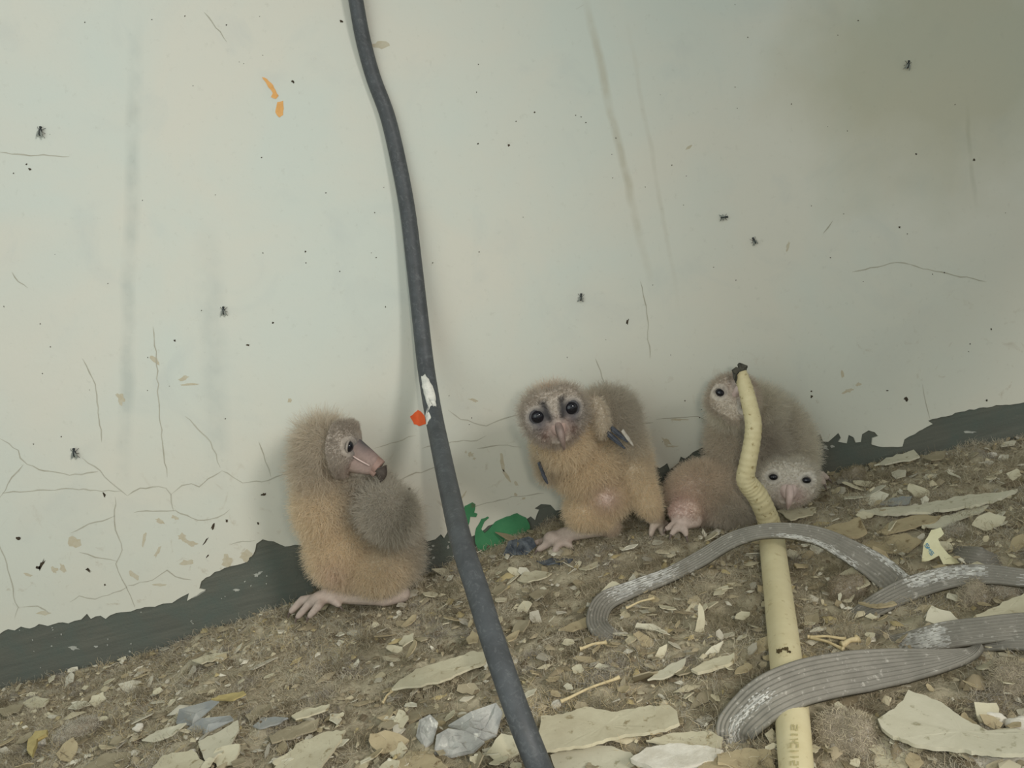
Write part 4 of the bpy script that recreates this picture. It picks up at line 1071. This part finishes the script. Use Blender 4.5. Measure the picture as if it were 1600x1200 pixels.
flake_px('tan flake on the bottom edge touching the conduit', [(1090, 1200), (1115, 1178), (1165, 1170), (1205, 1175), (1212, 1200), (1190, 1220), (1110, 1220)], M_flake_c, 0.005)
flake_px('largest smooth pale flake at lower right corner', [(1372, 1128), (1390, 1115), (1412, 1098), (1420, 1082), (1438, 1087), (1464, 1095), (1490, 1112), (1520, 1130), (1545, 1142), (1580, 1140), (1625, 1150), (1625, 1180), (1560, 1178), (1500, 1170), (1440, 1164), (1395, 1152), (1378, 1140)], M_flake_b, 0.012, 0.0022, 0.002)
flake_px('cream flake tucked beneath the largest smooth flake', [(1372, 1150), (1395, 1152), (1420, 1165), (1424, 1185), (1415, 1210), (1365, 1215), (1366, 1180)], M_flake, 0.004)
flake_px('pink-white flake on the bottom edge at the right corner', [(1500, 1180), (1540, 1176), (1620, 1182), (1625, 1205), (1540, 1205)], M_white, 0.005)
flake_px('pointed cream flake like a leaf beside the conduit', [(1304, 1102), (1310, 1098), (1322, 1106), (1332, 1120), (1350, 1130), (1368, 1140), (1364, 1150), (1348, 1138), (1328, 1124), (1308, 1116)], M_flake, 0.008)
flake_px('thick pale flake at right edge between two straps', [(1520, 966), (1545, 952), (1575, 938), (1610, 924), (1625, 960), (1570, 962), (1535, 968)], M_flake, 0.012, 0.002)
flake_px('long sage flake at right with a raised edge', [(1340, 800), (1380, 793), (1430, 790), (1470, 782), (1500, 775), (1560, 770), (1590, 764), (1565, 778), (1530, 788), (1480, 796), (1430, 800), (1380, 803)], M_flake_b, 0.010, 0.0022)
flake_px('pale flake leaning on the cement band at right', [(1366, 727), (1385, 715), (1410, 710), (1428, 704), (1437, 713), (1420, 719), (1390, 724)], M_flake_b, 0.008, 0.0016)
flake_px('small sage flake by the cement band at right', [(1440, 715), (1455, 708), (1478, 706), (1476, 714), (1455, 720)], M_flake_d, 0.006)
flake_px('curved ochre flake behind the hooped strap', [(1286, 830), (1300, 820), (1325, 818), (1345, 816), (1355, 832), (1340, 838), (1310, 836)], M_flake_c, 0.008, 0.002, 0.005)
flake_px('broad tan flake below the long sage flake', [(1370, 832), (1395, 815), (1440, 804), (1470, 806), (1460, 816), (1420, 826), (1385, 835)], M_flake_c, 0.006)
flake_px('pale flake reaching down to the packet scrap', [(1440, 822), (1470, 808), (1510, 796), (1545, 790), (1530, 802), (1495, 812), (1470, 825)], M_flake_b, 0.006)
flake_px('flat dusty flake between the hooped strap and packet scrap', [(1345, 850), (1370, 840), (1420, 835), (1440, 845), (1420, 862), (1380, 866)], M_flake_c, 0.003)
flake_px('cream flake tip poking out below the hooped strap', [(1305, 905), (1320, 892), (1340, 880), (1352, 898), (1360, 912), (1340, 920), (1318, 912)], M_flake, 0.006)
flake_px('narrow pale flake near the conduit foot of the pale owlet', [(1215, 800), (1240, 792), (1275, 794), (1270, 806), (1235, 812)], M_flake, 0.006)
flake_px('tapering cream flake standing in fluff left of conduit', [(1086, 985), (1093, 942), (1100, 955), (1101, 985)], M_flake, stand=0.3, curl=0)
flake_px('pale pointed flake standing just above the crusty yellow one', [(1095, 1030), (1112, 1010), (1130, 1001), (1122, 1020), (1112, 1030)], M_flake_b, stand=0.5, curl=0)
flake_px('crusty yellow flake amid fluff left of the conduit', [(1080, 1048), (1100, 1034), (1130, 1026), (1148, 1022), (1146, 1034), (1115, 1044), (1090, 1052)], M_flake, 0.008, 0.002)
flake_px('sage flake left of the crusty yellow flake', [(1012, 1064), (1030, 1048), (1050, 1036), (1072, 1030), (1066, 1044), (1045, 1056)], M_flake_b, 0.006)
flake_px('small upright chip in fluff below the strap curl', [(1020, 1030), (1030, 1012), (1042, 1006), (1038, 1022), (1028, 1034)], M_flake, stand=0.4, curl=0)
flake_px('pale flake below the middle owlet, rounded at its left end', [(808, 906), (820, 895), (845, 892), (862, 896), (850, 904), (825, 909)], M_flake, 0.006)
flake_px('tan flake just right of the cable below the green paint', [(790, 996), (812, 986), (806, 996), (794, 1004)], M_flake_c, 0.006)
flake_px('tan slanting flake left of the strap curl', [(872, 985), (895, 972), (922, 965), (920, 978), (895, 986)], M_flake_c, 0.005)
flake_px('grey mottled flake above the tan slanting flake', [(826, 930), (842, 919), (858, 922), (850, 932), (834, 936)], M_flake_d, 0.006)
flake_px('small pale chip right of the plastic shreds', [(905, 888), (920, 882), (936, 876), (932, 884), (915, 891)], M_flake, 0.005)
flake_px('rounded tan chip touching the cable on its left', [(728, 998), (738, 988), (748, 992), (746, 1004), (732, 1006)], M_flake_c, 0.008)
flake_px('long dull flake near the left end of the litter', [(300, 1032), (315, 1026), (345, 1020), (357, 1018), (345, 1028), (315, 1037)], M_flake, 0.007)
flake_px('pale flake at far left against the cement', [(35, 1098), (55, 1088), (78, 1092), (70, 1102), (48, 1107)], M_flake, 0.006)
flake_px('pale flake at the left edge of the photo', [(-5, 1110), (15, 1102), (38, 1100), (30, 1112), (5, 1118)], M_flake_d, 0.006)
flake_px('sage flake with a rounded corner near the bottom left', [(322, 1190), (310, 1160), (340, 1145), (372, 1125), (374, 1140), (360, 1165), (335, 1185)], M_flake_b, 0.006)
flake_px('pale sage strip in the blue film heap', [(222, 1158), (245, 1142), (280, 1132), (292, 1132), (270, 1148), (240, 1158)], M_flake_b, 0.008)
flake_px('white-edged flake above the big lower left flake', [(455, 1118), (480, 1108), (515, 1100), (512, 1108), (480, 1120), (462, 1124)], M_flake, 0.010)
flake_px('long dusty flake beside the big lower left flake', [(420, 1150), (450, 1135), (500, 1122), (495, 1138), (450, 1155), (425, 1162)], M_flake_d, 0.006)
flake_px('flat dusty flake left of the crumpled foil', [(590, 1135), (615, 1115), (650, 1105), (700, 1098), (690, 1110), (640, 1125), (605, 1138)], M_flake_d, 0.004)
flake_px('brown flat flake below the crumpled foil', [(610, 1200), (640, 1175), (670, 1172), (700, 1200), (690, 1215), (620, 1215)], M_flake_c, 0.004)
flake_px('cream flake on the bottom edge left of the cable foot', [(585, 1205), (610, 1185), (625, 1190), (618, 1210)], M_flake, 0.005)
flake_px('dusty flake on the bottom edge, farthest left of its row', [(130, 1200), (160, 1180), (205, 1175), (200, 1195), (175, 1210)], M_flake_d, 0.006)
flake_px('tan flake on the bottom edge beside the dusty ones', [(235, 1205), (255, 1180), (300, 1172), (320, 1190), (300, 1210)], M_flake, 0.005)

# crumpled foil: two facets folded together
root = empty('crumpled_foil', F(715, 1150), 'crumpled silver-grey foil scrap left of the black cable', 'foil scrap')
def facet(name, W_, m, parent, th=0.0012, bump=0.0025):
    c = sum(W_, Vector()) / len(W_); V, Q = [], []
    n = len(W_)
    for s in (0, 1):
        for ring in (1.0, 0.62, 0.3):
            for p in W_:
                q_ = c + (p - c) * ring
                V.append(q_ + Vector((0, 0, (random.uniform(-bump, bump) if ring < 1 else 0) - s * th)))
        V.append(c - Vector((0, 0, s * th)))
    o_ = 3 * n + 1
    for s in (0, 1):
        for j in range(2):
            for k in range(n):
                f_ = (s * o_ + j * n + k, s * o_ + j * n + (k + 1) % n, s * o_ + (j + 1) * n + (k + 1) % n, s * o_ + (j + 1) * n + k); Q.append(f_ if s == 0 else f_[::-1])
        for k in range(n):
            f_ = (s * o_ + 2 * n + k, s * o_ + 2 * n + (k + 1) % n, s * o_ + 3 * n); Q.append(f_ if s == 0 else f_[::-1])
    for k in range(n): Q.append((k, o_ + k, o_ + (k + 1) % n, (k + 1) % n))
    return link(name, mesh_np(name, V, Q), parent, mats=[m])
def fz(lst): return [F(x, y, z) for x, y, z in lst]
facet('folded_lobe', fz([(650, 1150, .004), (655, 1125, .014), (672, 1116, .018), (684, 1128, .014), (676, 1158, .004), (664, 1168, .002)]), M_silver, root)
facet('folded_lobe', fz([(700, 1133, .010), (735, 1112, .016), (775, 1098, .018), (785, 1112, .014), (775, 1148, .005), (755, 1156, .004), (725, 1142, .010)]), M_silver, root)
facet('folded_lobe', fz([(678, 1178, .002), (682, 1148, .010), (700, 1138, .014), (728, 1142, .010), (757, 1158, .004), (740, 1174, .002), (705, 1182, .002)]), M_silver, root)
# dark plastic shreds by the middle owlet's foot
root = empty('plastic_shred', F(818, 868), 'dark blue-grey plastic shred beside the middle owlet and green paint', 'plastic scrap')
for lst in ([(785, 868, .002), (795, 845, .016), (808, 842, .018), (806, 866, .003)], [(802, 866, .002), (812, 848, .014), (832, 840, .018), (838, 852, .010), (822, 866, .002)], [(808, 845, .016), (826, 838, .020), (834, 842, .016), (815, 850, .012)]):
    facet('film_fold', fz(lst), M_dark, root, 0.0008, 0.002)
o = flake_px('flat dark splinter just below the middle owlet', [(838, 876), (860, 872), (895, 873), (890, 879), (855, 882)], M_dark, 0.005, name='plastic_shred', cat='plastic scrap')
root = empty('blue_film', F(330, 1120), 'crumpled blue-grey film among flakes at lower left', 'plastic scrap')
for lst in ([(275, 1130, .002), (280, 1108, .014), (330, 1094, .018), (342, 1096, .016), (312, 1122, .006), (300, 1134, .003)], [(290, 1140, .003), (315, 1122, .010), (360, 1118, .010), (365, 1124, .006), (320, 1146, .002)]):
    facet('film_fold', fz(lst), M_blue, root, 0.0008, 0.002)
flake_px('dark blue-grey film strip right of the crumpled blue film', [(395, 1134), (410, 1122), (430, 1120), (450, 1121), (430, 1132), (405, 1138)], M_blue, 0.006, name='blue_film', cat='plastic scrap')
flake_px('yellow dry scrap above the blue film', [(330, 1094), (350, 1086), (380, 1080), (385, 1086), (365, 1094)], M_yellow, 0.010, name='straw_scrap', cat='dry scrap')
flake_px('curled yellow rind at far lower left', [(42, 1172), (44, 1155), (55, 1142), (74, 1140), (72, 1146), (58, 1152), (52, 1172), (50, 1180)], M_yellow, 0.010, 0.003, name='straw_scrap', cat='dry scrap')
flake_px('blue-grey chip under the long sage flake at right', [(1375, 788), (1395, 778), (1425, 776), (1420, 786), (1395, 791)], M_blue, 0.006, name='blue_film', cat='plastic scrap')

# printed packet scrap
root = empty('packet_scrap', F(1480, 880), 'torn cream packet scrap printed with blue letters', 'packet scrap')
PK = [(1455, 828), (1470, 824), (1475, 834), (1466, 842), (1470, 852), (1482, 866), (1495, 874), (1505, 880), (1474, 882), (1467, 868), (1452, 876), (1440, 878), (1443, 850), (1450, 838)]
def PKp(x, y, lift=0.0): 
    base = F(1475, 880, 0.004); d = -base.y
    return P(x, y, d - (880 - y) * 0.00035 + lift)
V, Q = [], []
pk = jag(PK, 6, 0.5, True)
bm = bmesh.new()
fv = [bm.verts.new(PKp(x, y, 0.0006)) for x, y in pk]; bv = [bm.verts.new(PKp(x, y, -0.0002)) for x, y in pk]
ed = [bm.edges.new((fv[i], fv[(i + 1) % len(fv)])) for i in range(len(fv))]
bmesh.ops.triangle_fill(bm, use_beauty=True, edges=ed)
ed = [bm.edges.new((bv[i], bv[(i + 1) % len(bv)])) for i in range(len(bv))]
bmesh.ops.triangle_fill(bm, use_beauty=True, edges=ed)
for i in range(len(fv)): bm.faces.new((fv[i], bv[i], bv[(i + 1) % len(bv)], fv[(i + 1) % len(fv)]))
bmesh.ops.recalc_face_normals(bm, faces=bm.faces)
me = bpy.data.meshes.new('paper'); bm.to_mesh(me); bm.free()
paper = link('paper', me, root, mats=[M_packet])
def letter(segs, ox, oy, ang, s, wpx=1.1):
    V, Q = [], []
    ca, sa = math.cos(ang), math.sin(ang)
    def T(x, y): return (ox + (x * ca - y * sa) * s, oy + (x * sa + y * ca) * s)
    for a, b in segs:
        (x0, y0), (x1, y1) = T(*a), T(*b)
        L = math.hypot(x1 - x0, y1 - y0) + 1e-9; nx, ny = -(y1 - y0) / L * wpx / 2, (x1 - x0) / L * wpx / 2
        k = len(V)
        V += [PKp(x0 + nx, y0 + ny, 0.0011), PKp(x1 + nx, y1 + ny, 0.0011), PKp(x1 - nx, y1 - ny, 0.0011), PKp(x0 - nx, y0 - ny, 0.0011)]
        Q.append((k, k + 1, k + 2, k + 3))
    link('printed_letter', mesh_np('printed_letter', V, Q), paper, mats=[M_ink])
S_ = [((1, 0), (0, 0)), ((0, 0), (0, .5)), ((0, .5), (1, .5)), ((1, .5), (1, 1)), ((1, 1), (0, 1))]
M_s = [((0, 1), (0, 0)), ((0, 0), (.5, .6)), ((.5, .6), (1, 0)), ((1, 0), (1, 1))]
for sg, ox, oy in ((S_, 1449, 849), (M_s, 1452.5, 854.5), (S_, 1456.5, 860.5)):
    letter(sg, ox, oy, 1.0, 5.2)

# bones, droppings, pellets
def bone(label, a, b, r, group=None):
    A, Bv = F(a[0], a[1], .007), F(b[0], b[1], .007)
    mid = (A + Bv) / 2 + Vector((0, 0, .001))
    v_, f_ = tube([A, A + (Bv - A) * .12, mid, A + (Bv - A) * .88, Bv], [r * 1.5, r, r * .8, r, r * 1.6], 8, 1, True, 4)
    me = mesh_np('small_bone', [v - mid for v in v_], f_, True)
    o = link('small_bone', me, mats=[M_bone]); o.location = mid
    tag(o, label, 'bone', group)
bone('thin pale bone by the conduit, upper of a crossed pair', (1262, 995), (1322, 998), .0010)
bone('thin pale bone by the conduit, lower of a crossed pair', (1268, 996), (1318, 1014), .0010)
bone('short thick bone right of the crossed pair', (1316, 1008), (1340, 998), .0018)
bone('pale bone sliver beside the strap curl', (978, 950), (1022, 934), .0009)
bone('pale straw-like bone in the yellow crumbs by the cable', (876, 1096), (968, 1058), .0010)
bone('brown bone sliver left of the long pale flake', (598, 1098), (612, 1080), .0009)
bone('white splinter above the tan slanting flake', (906, 1014), (948, 1003), .0012)
def lump(name, label, cat, cx, cy, rx, ry, m, hgt, group=None, fuzz=0, tint=None):
    c = F(cx, cy, 0); k = scale_at(c)
    bm = bmesh.new(); bmesh.ops.create_icosphere(bm, subdivisions=4 if rx > 15 else 3, radius=1.0)
    sd = random.random() * 50
    for v in bm.verts:
        q_ = v.co.normalized()
        nz = 1 + 0.7 * (float(vnoise(q_.x * 0.8 + sd, q_.y * 0.8 + q_.z * 0.5, 1.6, 5)) - 0.5) + 0.10 * (float(vnoise(q_.x + sd, q_.y + q_.z * 1.3, 7.0, 6)) - 0.5)
        v.co = Vector((q_.x * rx * k * nz, q_.y * ry * k * 1.3 * nz, q_.z * hgt * nz))
    me = bpy.data.meshes.new(name); bm.to_mesh(me); bm.free()
    me.polygons.foreach_set('use_smooth', [True] * len(me.polygons))
    o = link(name, me, mats=[m]); o.location = c + Vector((0, 0, hgt * 0.1)); o.rotation_euler = (0, 0, random.uniform(-0.3, 0.3))
    tag(o, label, cat, group)
    if fuzz:
        p, nn = sample(me, fuzz)
        dirs = nn * 0.22 + rng.normal(0, 0.7, p.shape); dirs /= np.linalg.norm(dirs, axis=1, keepdims=True)
        tt = np.array(tint)[None] * (0.6 + 0.7 * rng.random((len(p), 1)))
        s_ = strands('matted_fur', p, dirs, 0.0035 * (0.5 + rng.random(len(p))), tt, 0.00014, M_fibre, o, 4, 0.5)
        s_.location = (0, 0, 0)
    return o
BR = lin(178, 168, 146)[:3]; GB = lin(186, 180, 164)[:3]
lump('owl_pellet', 'dark fur pellet with white dropping under the narrow strap', 'owl pellet', 1525, 940, 30, 20, M_pellet, .014, None, 2500, BR)
lump('owl_pellet', 'fur pellet at right edge beside the thick pale flake', 'owl pellet', 1572, 930, 24, 18, M_pellet, .013, None, 2000, GB)
lump('owl_pellet', 'dark hollow fur pellet right of the conduit', 'owl pellet', 1318, 926, 26, 20, M_pellet, .012, None, 2500, lin(152, 140, 118)[:3])
lump('owl_pellet', 'large grey fur pellet at the bottom right of the conduit', 'owl pellet', 1322, 1165, 42, 34, M_pellet, .014, None, 4000, BR)
lump('owl_pellet', 'grey woolly pellet behind the packet scrap', 'owl pellet', 1492, 842, 18, 14, M_pellet, .010, None, 1500, GB)
lump('owl_pellet', 'dusty grey pellet beside the yellow rind at lower left', 'owl pellet', 125, 1150, 34, 18, M_pellet, .010, None, 3000, GB)
lump('owl_pellet', 'brown fur pellet heaped by the pale owlet, right side', 'owl pellet', 1335, 752, 26, 14, M_pellet, .012, None, 2500, lin(156, 145, 120)[:3])
lump('owl_pellet', 'brown matted pellet below the broad strap at far right', 'owl pellet', 1580, 1066, 40, 20, M_pellet, .009, None, 3500, BR)
for cx, cy, rx, ry, lab in ((1285, 1131, 10, 8, 'white dropping beside the conduit near the bottom'), (1516, 935, 10, 10, 'white dropping on the pellet under the narrow strap'), (1575, 925, 12, 9, 'white dropping on the pellet at the right edge'), (1550, 1128, 22, 12, 'white fluffy dropping above the largest smooth flake'), (1592, 1132, 20, 14, 'white dropping at the right edge by the largest smooth flake'), (1494, 807, 9, 5, 'white dropping behind the packet scrap'), (1258, 778, 6, 5, 'white dropping just below the white-faced owlet'), (65, 1161, 8, 6, 'white dropping inside the yellow rind'), (868, 1103, 9, 5, 'pale seed-like dropping right of the cable'), (630, 1160, 6, 8, 'yellowish dropping left of the crumpled foil'), (298, 1182, 14, 8, 'pale lump by the tan flake on the bottom edge'), (1550, 712, 9, 6, 'white dropping by the cement band at far right'), (1139, 825, 7, 5, 'white dropping under the lying owlet'), (217, 1137, 9, 7, 'pinkish chip left of the pale sage strip')):
    lump('dropping', lab, 'dropping', cx, cy, rx, ry * 0.8, M_white, 0.0022 + rx * 0.0001)

# many small flakes: up to 200 separate ones, all alike
tmpl = []
for k in range(20):
    n = random.randint(4, 7); asp = random.uniform(0.3, 0.9)
    out = [Vector((math.cos(2 * PI * i / n) * random.uniform(.65, 1.1), math.sin(2 * PI * i / n) * asp * random.uniform(.65, 1.1), 0)) for i in range(n)]
    sc_ = 0.01
    out = [Vector((a, b, 0)) for a, b in jag([(p.x, p.y) for p in out], 0.3, 0.09, True)]
    o = sheet('paint_flake', [p * sc_ for p in out], (M_flake, M_flake_d, M_flake_c, M_flake_d, M_flake, M_flake_c, M_flake_b)[k % 7], 0.0009, random.uniform(0.0003, 0.0016), (0, 0), 0.0003, 2)
    tmpl.append(o.data); bpy.data.objects.remove(o)
def clear_of_birds(p):
    return True
cnt = 0
while cnt < 290:
    px, py = random.uniform(0, 1600), random.uniform(690, 1200)
    v = (px - 800) * math.sin(ROLL) + (py - 600) * math.cos(ROLL)
    if v < 262 + (28 if px < 260 else 0): continue
    p = F(px, py, 0.0055)
    if p.y > -0.10 and (430 < px < 660 or 830 < px < 1260) and random.random() < 0.75: continue
    o = bpy.data.objects.new('paint_flake', random.choice(tmpl)); COL.objects.link(o)
    o.location = p
    s = random.choice([.35, .45, .5, .6, .8, 1.0, 1.3]) * (0.9 if p.y > -.2 else 1.0)
    o.scale = (s, s, s)
    o.rotation_euler = (random.gauss(0, .28), random.gauss(0, .28), random.gauss(0, 0.7))
    cx = 700 + (py - 800) * 0.36
    zone = 'left of the black cable' if px < cx else ('between cable and conduit' if px < 1215 else 'right of the conduit')
    colr = {M_flake: 'cream', M_flake_b: 'cream', M_flake_c: 'tan', M_flake_d: 'dusty grey'}[o.data.materials[0]]
    dist_ = 'close to the wall' if p.y > -0.16 else 'away from the wall'
    lab = 'small %s paint chip %s, %s' % (colr, zone, dist_)
    tag(o, lab, 'paint chip', 'small %s paint chips %s, %s' % (colr, zone, dist_))
    cnt += 1

# crumbs too many to count
def rand_floor(n, bias=0.0):
    x = rng.uniform(-0.75, 0.80, n); y = -rng.uniform(0.0, 0.50, n)
    keep = np.abs(x) < 0.14 + (y + 0.741) * 0.80
    return x[keep], y[keep]
x, y = rand_floor(13000)
z = floor_z(x, y)
n = len(x)
CB = np.array([lin(*c)[:3] for c in ((196, 186, 158), (168, 156, 130), (142, 130, 106), (214, 208, 190), (118, 106, 86), (184, 168, 126), (152, 141, 118))])
ci = rng.choice(len(CB), n, p=[.18, .22, .22, .08, .14, .06, .10])
V = np.zeros((n, 5, 3)); sz = rng.gamma(1.6, 0.0006, n) + 0.0004
an = rng.uniform(0, 2 * PI, n); el = rng.uniform(1.0, 3.0, n)
for k, (a, b, c) in enumerate(((1, 0, 0), (0, 1, .1), (-1, 0, 0), (0, -1, -.1), (0, 0, .8))):
    lx, ly = a * sz * el, b * sz
    V[:, k, 0] = x + lx * np.cos(an) - ly * np.sin(an); V[:, k, 1] = y + lx * np.sin(an) + ly * np.cos(an); V[:, k, 2] = z + 0.0018 + c * sz + rng.normal(0, .0005, n)
Fq = np.array([(0, 1, 4), (1, 2, 4), (2, 3, 4), (3, 0, 4)])
FF = (np.arange(n)[:, None, None] * 5 + Fq[None]).reshape(-1, 3)
me = bpy.data.meshes.new('litter_crumbs'); me.vertices.add(n * 5); me.vertices.foreach_set('co', V.ravel())
me.loops.add(FF.size); me.loops.foreach_set('vertex_index', FF.ravel().astype(np.int32)); me.polygons.add(len(FF)); me.polygons.foreach_set('loop_start', np.arange(0, FF.size, 3, dtype=np.int32)); me.update(); me.validate()
set_tint(me, np.repeat(CB[ci] * (0.8 + 0.4 * rng.random((n, 1))), 5, axis=0))
o = link('litter_crumbs', me, floor, mats=[M_crumb]); o['kind'] = 'stuff'
# older flakes, far more than could be picked apart
x, y = rand_floor(2600); n = len(x); y = np.minimum(y, -0.006)
z = floor_z(x, y) + 0.0022 + 0.002 * rng.random(n)
k = 6; an = np.linspace(0, 2 * PI, k, endpoint=False)[None] + rng.uniform(-.3, .3, (n, k))
sz = (0.0016 + rng.gamma(1.8, 0.0014, n))[:, None] * rng.uniform(.6, 1.15, (n, k)); asp = rng.uniform(.3, .9, (n, 1)); th = rng.normal(0, .7, (n, 1))
lx, ly = np.cos(an) * sz, np.sin(an) * sz * asp
wx, wy = lx * np.cos(th) - ly * np.sin(th), lx * np.sin(th) + ly * np.cos(th)
t1_, t2_ = rng.normal(0, .28, (n, 1)), rng.normal(0, .28, (n, 1))
top = np.stack([x[:, None] + wx, np.minimum(y[:, None] + wy, -0.002), z[:, None] + wx * t1_ + wy * t2_ + rng.normal(0, .0003, (n, k))], -1)
V = np.concatenate([top, top - np.array([0, 0, .0009])], 1)
faces = [tuple(range(k))] + [(i, k + i, k + (i + 1) % k, (i + 1) % k) for i in range(k)]
FF = [tuple(b * 2 * k + q_ for q_ in f_) for b in range(n) for f_ in faces]
me = mesh_np('old_paint_flakes', V.reshape(-1, 3), FF)
PC = np.array([lin(*c)[:3] for c in ((204, 196, 170), (184, 174, 146), (166, 154, 126), (194, 188, 168), (214, 209, 190), (150, 138, 112), (178, 172, 156))])
set_tint(me, np.repeat(PC[rng.choice(7, n)] * rng.uniform(.8, 1.1, (n, 1)), 2 * k, axis=0))
o = link('old_paint_flakes', me, floor, mats=[M_crumb]); o['kind'] = 'stuff'
# fluffy clumps
tx, ty = rand_floor(1200)
tr_ = 0.004 + 0.008 * rng.random(len(tx)); tn_ = (70 + 170 * (tr_ / 0.012) ** 1.5).astype(int)
ti = np.repeat(np.arange(len(tx)), tn_); n = len(ti)
ox, oy = rng.normal(0, .55, n) * tr_[ti] * 1.25, rng.normal(0, .55, n) * tr_[ti] * 0.9
x, y = tx[ti] + ox, ty[ti] + oy
r2 = np.clip(1 - (ox ** 2 + oy ** 2) / (tr_[ti] * 1.3) ** 2, 0, 1)
z = floor_z(x, np.minimum(y, -0.001)) + r2 * tr_[ti] * 0.45 * rng.random(n)
dirs = np.stack([ox, oy, tr_[ti] * 0.4], 1) / tr_[ti][:, None] + rng.normal(0, .6, (n, 3)); dirs /= np.linalg.norm(dirs, axis=1, keepdims=True)
TB = np.array([lin(*c)[:3] for c in ((166, 157, 134), (150, 141, 117), (184, 175, 154), (160, 153, 140), (138, 128, 106))])
tc = TB[rng.choice(5, len(tx))][ti] * (0.75 + 0.45 * rng.random((n, 1)))
o = strands('fluff_clump', np.stack([x, np.minimum(y, -0.001), z], 1), dirs, 0.003 + tr_[ti] * 0.5 * rng.random(n), tc, 0.00012, M_fibre, floor, 4, 0.6, 0.5)
o['kind'] = 'stuff'
# loose fluff and fibres
x, y = rand_floor(260000)
dens = vnoise(x, y, 26, 7) * 0.6 + vnoise(x, y, 70, 8) * 0.4
k = dens + rng.normal(0, .12, len(x)) > 0.47
x, y, dens = x[k], y[k], dens[k]
z = floor_z(x, y)
n = len(x)
dirs = rng.normal(0, 1, (n, 3)) * np.array([1.0, 0.7, 0.45]) + np.array([0, 0, .35]); dirs /= np.linalg.norm(dirs, axis=1, keepdims=True)
FB = np.array([lin(*c)[:3] for c in ((182, 170, 146), (164, 152, 128), (196, 187, 164), (144, 133, 112), (178, 173, 160), (200, 184, 148))])
tone = vnoise(x, y, 14, 9)
ci = np.clip((tone * 6 + rng.normal(0, 1.2, n)).astype(int), 0, 5)
o = strands('litter_fluff', np.stack([x, y, z], 1), dirs, 0.005 + 0.008 * rng.random(n), FB[ci] * (0.8 + 0.4 * rng.random((n, 1))), 0.00013, M_fibre, floor, 4, 0.55, 0.5)
o['kind'] = 'stuff'
